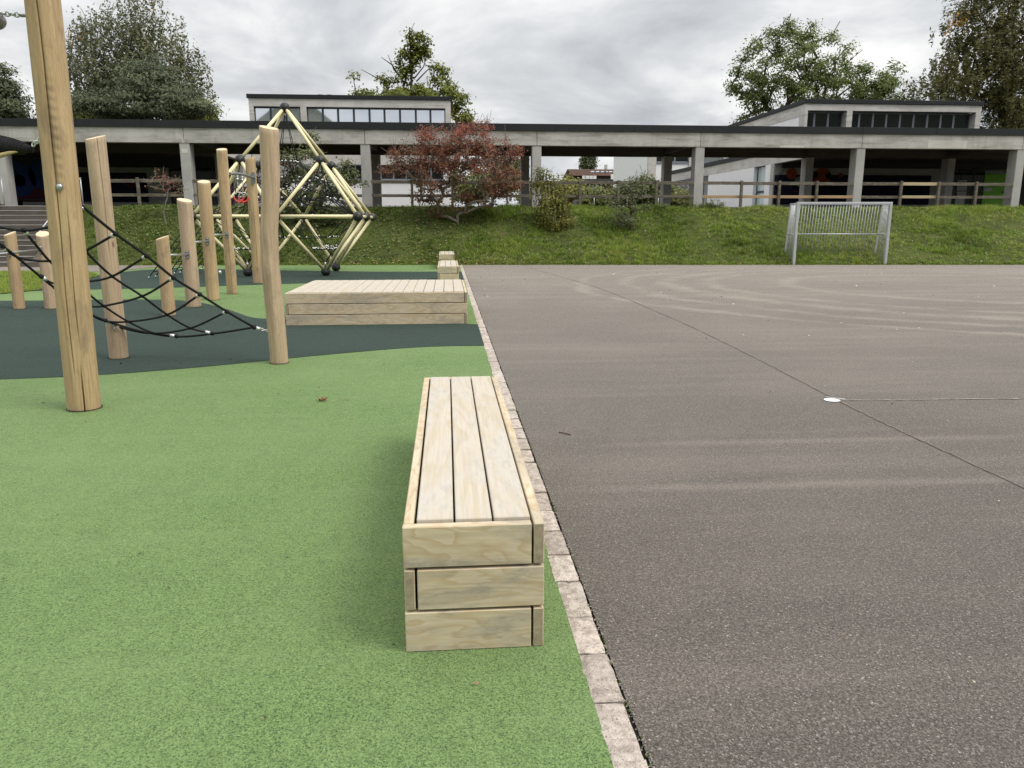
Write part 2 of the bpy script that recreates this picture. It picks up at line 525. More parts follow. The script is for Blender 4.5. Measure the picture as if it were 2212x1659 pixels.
M['house_dark'] = simple('dark_slate_cladding', (0.075, 0.072, 0.072), 0.8, 0, 0.2, 0.2, 2)
M['house_brown'] = simple('dark_brown_wall', (0.09, 0.07, 0.055), 0.9, 0, 0.1, 0.25, 2)
M['bark'] = simple('bark', (0.085, 0.065, 0.05), 0.95, 0, 0.1, 0.4, 12)
M['bark_grey'] = simple('grey_twig_bark', (0.20, 0.175, 0.15), 0.95, 0, 0.1, 0.3, 12)
M['bark_pale'] = simple('birch_bark', (0.36, 0.34, 0.31), 0.9, 0, 0.1, 0.4, 6)


def m_leaf(name, stops, rough=0.6, trans=0.25):
    """stops: (position, colour) along the per-leaf random value 'tint'"""
    m = NT(name)
    at = m.n('ShaderNodeAttribute', attribute_name='tint')
    c = m.ramp(at.outputs['Fac'], stops)
    m.col(c)
    m.b.inputs['Roughness'].default_value = rough
    m.b.inputs['Specular IOR Level'].default_value = 0.3
    tr = m.n('ShaderNodeBsdfTranslucent')
    m.lk(c, tr.inputs[0])
    mx = m.n('ShaderNodeMixShader')
    mx.inputs[0].default_value = trans
    out = m.t.nodes['Material Output']
    m.lk(m.b.outputs[0], mx.inputs[1])
    m.lk(tr.outputs[0], mx.inputs[2])
    m.lk(mx.outputs[0], out.inputs[0])
    return m.m


M['lf_birch'] = m_leaf('birch_leaves', [(0, (0.085, 0.098, 0.045)), (0.6, (0.165, 0.175, 0.085)), (0.93, (0.25, 0.245, 0.125)), (1, (0.46, 0.27, 0.11))], 0.6, 0.35)
M['lf_conifer'] = m_leaf('conifer_needles', [(0, (0.045, 0.060, 0.030)), (0.7, (0.110, 0.130, 0.065)), (1, (0.17, 0.185, 0.09))], 0.6, 0.15)
M['lf_maple'] = m_leaf('maple_leaves', [(0, (0.105, 0.130, 0.022)), (0.6, (0.205, 0.235, 0.045)), (0.93, (0.32, 0.31, 0.07)), (1, (0.50, 0.24, 0.07))], 0.6, 0.35)
M['lf_ash'] = m_leaf('ash_leaves', [(0, (0.095, 0.125, 0.03)), (0.6, (0.19, 0.235, 0.07)), (1, (0.33, 0.36, 0.13))], 0.6, 0.35)
M['lf_willow'] = m_leaf('willow_leaves', [(0, (0.070, 0.075, 0.026)), (0.6, (0.150, 0.148, 0.050)), (0.96, (0.22, 0.205, 0.07)), (1, (0.60, 0.34, 0.06))], 0.6, 0.35)
M['lf_red'] = m_leaf('red_autumn_leaves', [(0, (0.100, 0.110, 0.038)), (0.24, (0.150, 0.105, 0.046)), (0.5, (0.225, 0.092, 0.055)), (0.8, (0.36, 0.095, 0.062)), (1, (0.50, 0.145, 0.09))], 0.6, 0.3)
M['lf_mixed'] = m_leaf('green_red_shrub_leaves', [(0, (0.055, 0.075, 0.025)), (0.7, (0.14, 0.165, 0.06)), (0.8, (0.2, 0.19, 0.08)), (0.86, (0.26, 0.045, 0.05)), (1, (0.36, 0.06, 0.075))])
M['lf_yellow'] = m_leaf('yellow_green_shrub_leaves', [(0, (0.085, 0.095, 0.020)), (0.6, (0.200, 0.200, 0.045)), (1, (0.36, 0.33, 0.09))])
M['lf_grey'] = m_leaf('grey_green_shrub_leaves', [(0, (0.065, 0.085, 0.038)), (0.6, (0.15, 0.175, 0.085)), (1, (0.28, 0.29, 0.17))])
M['lf_hedge'] = m_leaf('hedge_leaves', [(0, (0.06, 0.08, 0.02)), (0.6, (0.15, 0.17, 0.05)), (0.9, (0.24, 0.22, 0.07)), (1, (0.3, 0.17, 0.07))])
M['lf_grass'] = m_leaf('grass_blades', [(0, (0.060, 0.088, 0.016)), (0.3, (0.138, 0.205, 0.028)), (0.55, (0.225, 0.330, 0.043)), (0.8, (0.310, 0.390, 0.070)), (1, (0.42, 0.36, 0.15))], 0.6, 0.3)
M['lf_weed'] = m_leaf('weed_leaves', [(0, (0.055, 0.08, 0.022)), (0.6, (0.125, 0.165, 0.045)), (1, (0.21, 0.25, 0.085))], 0.6, 0.25)
M['lf_litter'] = m_leaf('fallen_leaves', [(0, (0.10, 0.055, 0.03)), (0.5, (0.22, 0.12, 0.06)), (0.85, (0.36, 0.22, 0.12)), (1, (0.55, 0.42, 0.20))], 0.7, 0.05)

M['lf_crumb'] = m_leaf('crumbs', [(0, (0.02, 0.015, 0.012)), (0.35, (0.07, 0.04, 0.025)), (0.6, (0.30, 0.20, 0.11)), (0.8, (0.62, 0.58, 0.46)), (1, (0.75, 0.74, 0.68))], 0.7, 0.0)


def m_terrain():
    m = NT('turf_soil')
    v = m.pos()
    a = m.noise(v, 0.9, 6, 0.65)
    c = m.ramp(a, [(0.3, (0.050, 0.055, 0.020)), (0.55, (0.085, 0.110, 0.028)), (0.75, (0.13, 0.115, 0.05))])
    c = m.mix(m.ramp(m.noise(v, 22, 4, 0.7), [(0.35, 0.6), (0.55, 0.0)]), c, (0.018, 0.020, 0.008))
    m.col(c)
    m.bump(m.noise(v, 18, 5, 0.7), 0.8, 0.05)
    return m.set(0.95, 0, 0.1)


M['turf'] = m_terrain()
M['hill'] = simple('wooded_hill', (0.055, 0.06, 0.045), 0.95, 0, 0.1, 0.4, 0.05)


# ------------------------------------------------------------------ mesh helpers
class MB:
    """collects faces; builds ONE mesh object"""

    def __init__(s):
        s.v, s.f, s.sm, s.mi = [], [], [], []

    def add(s, vs, fs, smooth=False, mi=0):
        o = len(s.v)
        s.v.extend([tuple(map(float, q)) for q in vs])
        s.f.extend([tuple(i + o for i in q) for q in fs])
        s.sm.extend([smooth] * len(fs))
        s.mi.extend([mi] * len(fs))
        return s

    def box(s, x0, x1, y0, y1, z0, z1, mi=0):
        vs = [(x, y, z) for z in (z0, z1) for y in (y0, y1) for x in (x0, x1)]
        fs = [(0, 2, 3, 1), (4, 5, 7, 6), (0, 1, 5, 4), (1, 3, 7, 5), (3, 2, 6, 7), (2, 0, 4, 6)]
        return s.add(vs, fs, False, mi)

    def bbox(s, x0, x1, y0, y1, z0, z1, b=0.004, mi=0):
        """box with chamfered edges"""
        bm = bmesh.new()
        bmesh.ops.create_cube(bm, size=1)
        for q in bm.verts:
            q.co = Vector((x0 + (q.co.x + .5) * (x1 - x0), y0 + (q.co.y + .5) * (y1 - y0), z0 + (q.co.z + .5) * (z1 - z0)))
        bmesh.ops.bevel(bm, geom=list(bm.edges), offset=b, segments=1, affect='EDGES')
        bm.verts.index_update()
        s.add([q.co[:] for q in bm.verts], [[q.index for q in f.verts] for f in bm.faces], False, mi)
        bm.free()
        return s

    def tube(s, pts, rad, seg=8, cap=True, mi=0, smooth=True):
        pts = [Vector(q) for q in pts]
        n = len(pts)
        if isinstance(rad, (int, float)):
            rad = [rad] * n
        vs, fs = [], []
        up = None
        for i, q in enumerate(pts):
            t = (pts[min(i + 1, n - 1)] - pts[max(i - 1, 0)])
            if t.length < 1e-9:
                t = Vector((0, 0, 1))
            t.normalize()
            if up is None:
                up = Vector((0, 0, 1)) if abs(t.z) < 0.9 else Vector((1, 0, 0))
            a = t.cross(up)
            if a.length < 1e-6:
                a = t.cross(Vector((0.3, 1, 0.2)))
            a.normalize()
            b = a.cross(t)
            up = b
            for k in range(seg):
                an = 2 * math.pi * k / seg
                vs.append(q + (a * math.cos(an) + b * math.sin(an)) * rad[i])
        for i in range(n - 1):
            for k in range(seg):
                k2 = (k + 1) % seg
                fs.append((i * seg + k, i * seg + k2, (i + 1) * seg + k2, (i + 1) * seg + k))
        s.add(vs, fs, smooth, mi)
        if cap:
            o = len(s.v) - len(vs)
            s.f.append(tuple(o + k for k in reversed(range(seg))))
            s.f.append(tuple(o + (n - 1) * seg + k for k in range(seg)))
            s.sm += [False, False]
            s.mi += [mi, mi]
        return s

    def sphere(s, c, r, nu=16, nv=10, sz=1.0):
        vs = [(c[0], c[1], c[2] - r * sz)]
        for j in range(1, nv):
            ph = -math.pi / 2 + math.pi * j / nv
            for i in range(nu):
                th = 2 * math.pi * i / nu
                vs.append((c[0] + r * math.cos(ph) * math.cos(th), c[1] + r * math.cos(ph) * math.sin(th), c[2] + r * sz * math.sin(ph)))
        vs.append((c[0], c[1], c[2] + r * sz))
        fs = []
        for i in range(nu):
            fs.append((0, 1 + (i + 1) % nu, 1 + i))
            for j in range(nv - 2):
                a = 1 + j * nu
                fs.append((a + i, a + (i + 1) % nu, a + nu + (i + 1) % nu, a + nu + i))
            fs.append((len(vs) - 1, 1 + (nv - 2) * nu + i, 1 + (nv - 2) * nu + (i + 1) % nu))
        return s.add(vs, fs, True)

    def torus(s, c, r, rr, ax, ay, nu=16, nv=6, a0=0.0, a1=2 * math.pi, sx=1.0):
        ax, ay = Vector(ax).normalized(), Vector(ay).normalized()
        full = abs(a1 - a0 - 2 * math.pi) < 1e-6
        pts = []
        for i in range(nu + 1):
            t = a0 + (a1 - a0) * i / nu
            pts.append(Vector(c) + ax * (r * sx * math.cos(t)) + ay * (r * math.sin(t)))
        return s.tube(pts, rr, nv, not full)

    def disc(s, c, r, ax, ay, n=28, thick=None):
        ax, ay = Vector(ax).normalized(), Vector(ay).normalized()
        nn = ax.cross(ay)
        th = thick or 0.0
        top = [Vector(c) + (ax * math.cos(2 * math.pi * k / n) + ay * math.sin(2 * math.pi * k / n)) * r + nn * th for k in range(n)]
        fs = [tuple(range(n))]
        if th:
            bot = [q - nn * th for q in top]
            s.add(top + bot, fs + [(k, k + n, (k + 1) % n + n, (k + 1) % n) for k in range(n)])
        else:
            s.add(top, fs)
        return s

    def poly(s, pts, z):
        return s.add([(q[0], q[1], z) for q in pts], [tuple(range(len(pts)))])

    def mesh(s, name, mats, off=(0, 0, 0)):
        me = bpy.data.meshes.new(name)
        o = Vector(off)
        me.from_pydata([tuple(Vector(q) - o) for q in s.v], [], s.f)
        me.polygons.foreach_set('use_smooth', s.sm)
        if any(s.mi):
            me.polygons.foreach_set('material_index', s.mi)
        for m_ in (mats if isinstance(mats, (list, tuple)) else [mats]):
            me.materials.append(M[m_] if isinstance(m_, str) else m_)
        me.update()
        return me


def world_off(o):
    v = Vector((0, 0, 0))
    while o is not None:
        v += o.location
        o = o.parent
    return v


def link(name, me, parent=None, loc=(0, 0, 0)):
    o = bpy.data.objects.new(name, me)
    COL.objects.link(o)
    o.location = loc
    if parent is not None:
        o.parent = parent
    return o


def obj(name, mb, mat, parent=None, kind=None, label=None, centre=False):
    """mesh given in world coordinates, stored relative to its parent"""
    off = world_off(parent) if parent is not None else Vector((0, 0, 0))
    loc = Vector((0, 0, 0))
    if centre and mb.v:
        a = np.array(mb.v)
        cc = Vector((a.min(0) + a.max(0)) / 2)
        if parent is None:
            cc.z = a[:, 2].min()
        loc = cc - off
        off = cc
    o = link(name, mb.mesh(name, mat, off), parent, loc)
    if kind:
        o['kind'] = kind
    if label:
        o['label'] = label
    return o


def tag(o, label, cat, group=None):
    o['label'] = label
    o['category'] = cat
    if group:
        o['group'] = group
    return o


def thing(name, label, cat, loc, group=None):
    o = bpy.data.objects.new(name, None)
    o.empty_display_size = 0.2
    COL.objects.link(o)
    o.location = tuple(float(q) for q in loc)
    return tag(o, label, cat, group)


def raw(name, V, F, mat, parent=None, tint=None, kind=None, smooth=False, off=None):
    """fast numpy mesh: V (n,3) world, F (m,4) or (m,3); tint per face"""
    if off is None:
        off = np.array(world_off(parent)) if parent is not None else np.zeros(3)
    me = bpy.data.meshes.new(name)
    V = np.asarray(V, np.float32) - np.asarray(off, np.float32)
    F = np.asarray(F, np.int32)
    k = F.shape[1]
    me.vertices.add(len(V))
    me.vertices.foreach_set('co', V.ravel())
    me.loops.add(F.size)
    me.loops.foreach_set('vertex_index', F.ravel())
    me.polygons.add(len(F))
    me.polygons.foreach_set('loop_start', np.arange(len(F), dtype=np.int32) * k)
    me.polygons.foreach_set('loop_total', np.full(len(F), k, np.int32))
    if smooth:
        me.polygons.foreach_set('use_smooth', np.ones(len(F), bool))
    if tint is not None:
        at = me.attributes.new('tint', 'FLOAT', 'FACE')
        at.data.foreach_set('value', np.asarray(tint, np.float32))
    me.materials.append(M[mat])
    me.update(calc_edges=True)
    me.validate()
    o = link(name, me, parent)
    if kind:
        o['kind'] = kind
    return o


# value noise for shaping ground and tinting grass
_tab = RNG.random((64, 64))


def vnoise(x, y, s=1.0):
    x = np.asarray(x, float) * s
    y = np.asarray(y, float) * s
    xi, yi = np.floor(x).astype(int), np.floor(y).astype(int)
    fx, fy = x - xi, y - yi
    fx = fx * fx * (3 - 2 * fx)
    fy = fy * fy * (3 - 2 * fy)
    g = lambda a, b: _tab[a % 64, b % 64]
    return (g(xi, yi) * (1 - fx) + g(xi + 1, yi) * fx) * (1 - fy) + (g(xi, yi + 1) * (1 - fx) + g(xi + 1, yi + 1) * fx) * fy


def fbm(x, y, s=1.0):
    return vnoise(x, y, s) * 0.5 + vnoise(x + 7.3, y - 3.1, s * 2.1) * 0.3 + vnoise(x - 1.7, y + 9.2, s * 4.3) * 0.2


# ------------------------------------------------------------------ ground
TER_Z = 1.92          # level of the terrace behind the bank
YF, YB = 30.0, 34.6   # front and rear column lines of the covered walk


def y_edge(X):
    X = np.asarray(X, float)
    return np.where(X < 0, 25.92 - 0.035 * X, 25.92 - 0.083 * X)


def bank_z(X, Y):
    X = np.asarray(X, float)
    Y = np.asarray(Y, float)
    ye = np.clip(y_edge(np.clip(X, -14, 24)), 23.8, 26.5)
    t = np.clip((Y - ye) / (29.45 - ye), 0, 1)
    s = np.where(t < 0.86, t * 1.075, 1 - (1 - t) ** 1.35 * 1.08)
    s = np.clip(s, 0, 1)
    z = -0.07 + 0.10 * np.clip((Y - ye) / 0.06, 0, 1) + s * (TER_Z - 0.03)
    bump = (fbm(X, Y, 1.1) - 0.5) * 0.22 * np.clip(t * 6, 0, 1) * np.clip((1 - t) * 8, 0, 1)
    return z + bump


xs = np.concatenate([np.array([-400, -200, -100, -60, -40, -30, -24]), np.arange(-20, 28.01, 0.4), np.array([32, 40, 60, 100, 200, 400])])
ys = np.concatenate([np.array([-400, -150, -60, -20, 0, 10, 18, 22, 23.2]), np.arange(23.6, 30.6, 0.2), np.array([31, 33, 36, 40, 50, 60, 80, 120, 250, 500])])
XX, YY = np.meshgrid(xs, ys)
ZZ = bank_z(XX, YY)
stair_mask = (XX > -15.85) & (XX < -12.95) & (YY < 29.6)
ZZ = np.where(stair_mask, np.minimum(ZZ, np.maximum(ZZ - 0.45, -0.07)), ZZ)
nx, ny = len(xs), len(ys)
idx = np.arange(nx * ny).reshape(ny, nx)
Fq = np.stack([idx[:-1, :-1], idx[:-1, 1:], idx[1:, 1:], idx[1:, :-1]], -1).reshape(-1, 4)
raw('terrain', np.stack([XX, YY, ZZ], -1).reshape(-1, 3), Fq, 'turf', kind='structure', smooth=True)

KX0, KX1 = 0.406, 0.503
b = MB()
fx = np.linspace(0.512, 60, 60)
b.add([(0.512, -20, 0), (60, -20, 0)] + [(x, float(y_edge(min(x, 24))) + 0.25, 0) for x in fx[::-1]], [tuple(range(2 + len(fx)))])
asphalt = obj('asphalt_court', b, 'asphalt', kind='structure')
b = MB()
fx = np.linspace(-30, 0.412, 30)
b.add([(-30, -20, 0.004), (0.412, -20, 0.004)] + [(x, float(y_edge(max(x, -14))) + 0.25, 0.004) for x in fx[::-1]], [tuple(range(2 + len(fx)))])
rub = obj('rubber_surface', b, 'rub_light', kind='structure')


def smooth_line(pts, n=8):
    """Catmull-Rom through ground points"""
    pts = [np.array(q, float) for q in pts]
    q = [2 * pts[0] - pts[1]] + pts + [2 * pts[-1] - pts[-2]]
    out = []
    for i in range(1, len(q) - 2):
        for k in range(n):
            t = k / n
            out.append(0.5 * ((2 * q[i]) + (q[i + 1] - q[i - 1]) * t + (2 * q[i - 1] - 5 * q[i] + 4 * q[i + 1] - q[i + 2]) * t * t + (3 * q[i] - q[i - 1] - 3 * q[i + 1] + q[i + 2]) * t ** 3))
    out.append(pts[-1])
    return out


near1 = smooth_line([(-9.5, 6.6), (-6.5, 6.95), (-4.06, 7.17), (-3.22, 7.32), (-2.55, 7.58), (-2.09, 7.82), (-1.33, 8.25), (-0.56, 8.61), (-0.1, 8.73), (0.412, 8.74)])
far1 = smooth_line([(0.412, 10.62), (-0.6, 11.0), (-2.0, 11.35), (-2.65, 11.5), (-2.95, 11.75), (-3.21, 12.2), (-3.74, 13.1), (-4.25, 13.85), (-4.75, 14.35), (-5.3, 14.57), (-6.47, 14.67), (-7.27, 14.57), (-8.06, 14.6), (-9.5, 14.8)])


def sheet(name, pts, z, mat, kind='structure'):
    bm = bmesh.new()
    vs = [bm.verts.new((q[0], q[1], z)) for q in pts]
    f = bm.faces.new(vs)
    bmesh.ops.triangulate(bm, faces=[f])
    bm.normal_update()
    for f in bm.faces:
        if f.normal.z < 0:
            f.normal_flip()
    me = bpy.data.meshes.new(name)
    bm.to_mesh(me)
    bm.free()
    me.materials.append(M[mat])
    o = link(name, me)
    o['kind'] = kind
    return o


sheet('dark_rubber_band', near1 + far1, 0.008, 'rub_dark')
near2 = smooth_line([(-9.6, 16.3), (-8.5, 16.6), (-7.5, 16.9), (-6.4, 17.08), (-5.6, 17.36), (-4.35, 17.86), (-3.4, 18.2), (-1.5, 18.7), (0.412, 19.0)])
far2 = smooth_line([(0.412, 22.2), (-0.3, 22.25), (-2.0, 22.4), (-3.5, 22.78), (-5.5, 23.45), (-6.9, 23.92), (-8.1, 24.12), (-8.83, 23.9), (-9.1, 23.2), (-9.2, 22.2), (-9.4, 20.6), (-9.6, 18.4)])
sheet('far_dark_rubber_band', near2 + far2, 0.008, 'rub_dark')
path_pts = [(-30, 23.0), (-12, 23.1), (-10.0, 22.9), (-9.35, 23.9), (-9.2, 24.9), (-8.6, 25.5), (-7.4, 26.4), (-30, 26.6)]
sheet('asphalt_path', path_pts, 0.012, 'path')
gp = smooth_line([(-12.75, 23.3), (-11.1, 23.1), (-10.2, 22.8), (-9.69, 22.2), (-9.28, 21.5), (-9.06, 20.9), (-8.9, 19.8), (-8.73, 18.5), (-8.49, 16.9), (-8.62, 16.35), (-8.78, 15.95), (-9.6, 15.2), (-12, 14.6)], 5) + [np.array((-20, 14.5)), np.array((-20, 23.3))]
sheet('lawn', gp, 0.016, 'turf')

# kerb: a row of setts, each its own stone
kerb = obj('kerb', MB().box(KX0 - 0.004, 0.514, 0.6, 25.9, -0.08, -0.012), 'soil_and_foot_ring', kind='structure')
sett_meshes = []
for k in range(9):
    bm = bmesh.new()
    bmesh.ops.create_grid(bm, x_segments=4, y_segments=8, size=0.5)
    rr = random.Random(k)
    for v in bm.verts:
        edge = max(abs(v.co.x), abs(v.co.y)) > 0.49
        cx, cy = v.co.x, v.co.y
        v.co.z = (-0.006 if edge else 0.0) + rr.uniform(-0.0022, 0.0022)
        v.co.x = cx * 0.096 + (rr.uniform(-0.002, 0.0015) if edge else 0)
        v.co.y = cy * 1.0 * 0.252 + (rr.uniform(-0.004, 0.003) if edge else 0)
    ed = [e_ for e_ in bm.edges if e_.is_boundary]
    ex = bmesh.ops.extrude_edge_only(bm, edges=ed)
    for v in [g_ for g_ in ex['geom'] if isinstance(g_, bmesh.types.BMVert)]:
        v.co.z = -0.06
    bm.normal_update()
    me = bpy.data.meshes.new('stone')
    bm.to_mesh(me)
    bm.free()
    me.materials.append(M['kerb'])
    sett_meshes.append(me)
yy = 1.10
while yy < 25.6:
    o = link('stone', random.choice(sett_meshes), kerb, ((KX0 + KX1) / 2 + random.uniform(-0.003, 0.003), yy, 0.008 + random.uniform(-0.003, 0.004)))
    ln = random.uniform(0.92, 1.06)
    o.scale = (1, ln, 1)
    o.rotation_euler = (random.uniform(-0.01, 0.01), random.uniform(-0.015, 0.015), random.choice((0, math.pi)) + random.uniform(-0.012, 0.012))
    yy += 0.2595

# grit and moss in the joint beside the setts
n = 900
gx = RNG.normal(0.512, 0.008, n)
gy = 1.2 + 9 * RNG.random(n) ** 1.6
s = RNG.uniform(0.0015, 0.005, n)
tet = np.array([(1, 0, -.4), (-.6, .8, -.4), (-.6, -.8, -.4), (0, 0, .9)])
V = (np.stack([gx, gy, np.full(n, 0.003)], -1)[:, None, :] + tet[None] * s[:, None, None]).reshape(-1, 3)
F = (np.arange(n)[:, None, None] * 4 + np.array([(0, 1, 3), (1, 2, 3), (2, 0, 3), (0, 2, 1)])[None]).reshape(-1, 3)
g_ = raw('grit', V, F, 'grit', kind='stuff')
g_['label'] = 'small loose grit along the joint beside the kerb setts'
n = 110
cl_ = RNG.choice([1.75, 2.0, 2.3, 3.05, 3.6, 4.3, 4.7, 5.6, 6.4], n)
gx = RNG.normal(0.509, 0.004, n)
gy = cl_ + RNG.normal(0, 0.07, n)
s = RNG.uniform(0.003, 0.008, n)
V = (np.stack([gx, gy, np.full(n, 0.002)], -1)[:, None, :] + tet[None] * s[:, None, None]).reshape(-1, 3)
F = (np.arange(n)[:, None, None] * 4 + np.array([(0, 1, 3), (1, 2, 3), (2, 0, 3), (0, 2, 1)])[None]).reshape(-1, 3)
g_ = raw('moss', V, F, 'moss', kind='stuff')
g_['label'] = 'little cushions of moss in the joint beside the kerb'


# painted and worn lines on the court
def strip(pts, w, z, jit=0.0):
    b = MB()
    vs = []
    for i, q in enumerate(pts):
        a, c = np.array(pts[max(0, i - 1)]), np.array(pts[min(len(pts) - 1, i + 1)])
        d = (c - a) / (np.linalg.norm(c - a) + 1e-9)
        nrm = np.array((-d[1], d[0]))
        ww = w * (1 + random.uniform(-jit, jit))
        q = np.array(q) + nrm * random.uniform(-jit, jit) * w * 0.6
        vs += [(*(q + nrm * ww / 2), z), (*(q - nrm * ww / 2), z)]
    b.add(vs, [(2 * i, 2 * i + 1, 2 * i + 3, 2 * i + 2) for i in range(len(pts) - 1)])
    return b


jl = smooth_line([(3.06, 1.0), (3.06, 3.7), (3.06, 4.9), (3.09, 5.8), (3.22, 8.2), (3.30, 11.3), (3.22, 16.7), (2.6, 23.2), (2.5, 25.6)], 26)
obj('expansion_joint', strip(jl, 0.0035, 0.004, 0.8), 'tar', asphalt)
obj('joint_sealant', strip([q + np.array((0.012, 0)) for q in jl], 0.012, 0.0035, 0.9), 'sealant', asphalt)
wl = [np.array((3.0 + 0.06 * i, 5.756 - 0.0024 * i + random.uniform(-.003, .003))) for i in range(0, 140)]
obj('worn_line', strip(wl, 0.011, 0.0045, 0.8), 'chalk', asphalt)
obj('joint_line', strip([q - np.array((0, 0.012)) for q in wl], 0.006, 0.004, 0.7), 'tar', asphalt)
b = MB()
b.disc((3.05, 5.757, 0.006), 0.062, (1, 0, 0), (0, 1, 0), 30)
o = obj('painted_dot', b, 'white_paint', asphalt)
obj('painted_dash', strip([np.array((3.06, 5.87)), np.array((3.10, 5.83)), np.array((3.17, 5.775))], 0.012, 0.006, 0.3), 'white_paint', asphalt)


# ------------------------------------------------------------------ grass, weeds and fallen leaves on the bank
def blades(name, X, Y, Z, h, w, tint, mat, kind='stuff', lean=0.5, up=None):
    n = len(X)
    an = RNG.random(n) * 2 * math.pi
    d = np.stack([np.cos(an), np.sin(an), np.zeros(n)], -1)
    la = RNG.random(n) * 2 * math.pi
    ld = np.stack([np.cos(la), np.sin(la), np.zeros(n)], -1) * (h * lean * RNG.random(n))[:, None]
    p = np.stack([X, Y, Z], -1)
    v0 = p - d * (w / 2)[:, None]
    v1 = p + d * (w / 2)[:, None]
    v2 = p + ld + np.stack([np.zeros(n), np.zeros(n), h], -1)
    V = np.stack([v0, v1, v2], 1).reshape(-1, 3)
    F = np.arange(n * 3).reshape(-1, 3)
    return raw(name, V, F, mat, tint=tint, kind=kind)


nt_ = 17000
TX = RNG.uniform(-19, 25, nt_)
ye = y_edge(np.clip(TX, -14, 24))
TY = ye + 0.05 + (29.72 - ye) * RNG.random(nt_)
keep = ~((TX > -15.9) & (TX < -12.75))
TX, TY = TX[keep], TY[keep]
left = np.clip((1.5 - TX) / 3.5, 0, 1)
vig = fbm(TX + 31, TY, 0.9)                      # vigour: lush clumps and thin places
keep = RNG.random(len(TX)) < (0.5 + 1.3 * (vig - 0.3)) * (1 - 0.35 * left)
TX, TY, left, vig = TX[keep], TY[keep], left[keep], vig[keep]
patch = fbm(TX, TY, 0.5)
t_h = (0.05 + 0.13 * np.clip((vig - 0.35) * 2.6, 0, 1)) * RNG.uniform(0.7, 1.3, len(TX)) * (1 - 0.3 * left)
t_t = np.clip(0.55 + (patch - 0.5) * 1.1 - 0.24 * left + RNG.normal(0, 0.13, len(TX)), 0.02, 0.9)
ne_ = 1300
EX = RNG.uniform(-11, 25, ne_)
EY = y_edge(np.clip(EX, -14, 24)) + 0.06 - np.abs(RNG.normal(0, 0.05, ne_)) * (0.4 + 1.6 * vnoise(EX, EX * 0, 1.3))
EV = RNG.random(ne_) < 0.85
TX, TY = np.concatenate([TX, EX]), np.concatenate([TY, EY])
t_h = np.concatenate([t_h, RNG.uniform(0.03, 0.10, ne_)])
t_t = np.concatenate([t_t, np.clip(RNG.normal(0.45, 0.2, ne_), 0.05, 0.95)])
per_ = 15
k = np.repeat(np.arange(len(TX)), per_)
n = len(k)
an = RNG.random(n) * 2 * math.pi
rr_ = np.abs(RNG.normal(0, 0.055, n))
X = TX[k] + np.cos(an) * rr_
Y = TY[k] + np.sin(an) * rr_
Z = np.maximum(bank_z(X, Y), 0.0) - 0.006
hh = t_h[k] * RNG.uniform(0.6, 1.15, n)
tint = np.clip(t_t[k] + RNG.normal(0, 0.09, n), 0, 0.95)
tint = np.where(RNG.random(n) < 0.035, 1.0, tint)
p_ = np.stack([X, Y, Z], -1)
la = an + RNG.normal(0, 0.7, n)
ld = np.stack([np.cos(la), np.sin(la), np.zeros(n)], -1) * (hh * RNG.uniform(0.2, 1.1, n))[:, None]
wd = RNG.uniform(0.011, 0.024, n)
pa_ = np.stack([-np.sin(la), np.cos(la), np.zeros(n)], -1) * (wd / 2)[:, None]
V = np.stack([p_ - pa_, p_ + pa_, p_ + ld + np.stack([np.zeros(n), np.zeros(n), hh], -1)], 1).reshape(-1, 3)
o = raw('grass', V, np.arange(n * 3).reshape(-1, 3), 'lf_grass', tint=tint, kind='stuff')
o['label'] = 'rough green grass covering the bank below the school'
# lawn at the left
n = 26000
X = RNG.uniform(-13.5, -8.4, n)
Y = RNG.uniform(15.0, 23.2, n)
gpa = np.array(gp)


def inside(X, Y, poly):
    c = np.zeros(len(X), bool)
    j = len(poly) - 1
    for i in range(len(poly)):
        xi, yi = poly[i]
        xj, yj = poly[j]
        c ^= ((yi > Y) != (yj > Y)) & (X < (xj - xi) * (Y - yi) / (yj - yi + 1e-12) + xi)
        j = i
    return c


k = inside(X, Y, gpa)
X, Y = X[k], Y[k]
o = blades('lawn_grass', X, Y, np.full(len(X), 0.014), RNG.uniform(0.03, 0.06, len(X)), RNG.uniform(0.012, 0.02, len(X)), np.clip(0.72 + RNG.normal(0, 0.10, len(X)), 0, 0.9), 'lf_grass', lean=0.8)
o['label'] = 'short mown grass beside the dark rubber surface'


def leafquads(C, size, N=None, aspect=0.6):
    """rhombic leaves centred on C with random tilt; returns V, F"""
    n = len(C)
    if N is None:
        N = RNG.normal(0, 1, (n, 3))
    N /= np.linalg.norm(N, axis=1)[:, None] + 1e-9
    A = np.cross(N, RNG.normal(0, 1, (n, 3)))
    A /= np.linalg.norm(A, axis=1)[:, None] + 1e-9
    B = np.cross(N, A)
    s = np.asarray(size)[:, None] if np.ndim(size) else np.full((n, 1), size)
    V = np.stack([C - A * s, C + B * s * aspect + N * s * 0.12, C + A * s, C - B * s * aspect + N * s * 0.12], 1).reshape(-1, 3)
    return V, np.arange(n * 4).reshape(-1, 4)


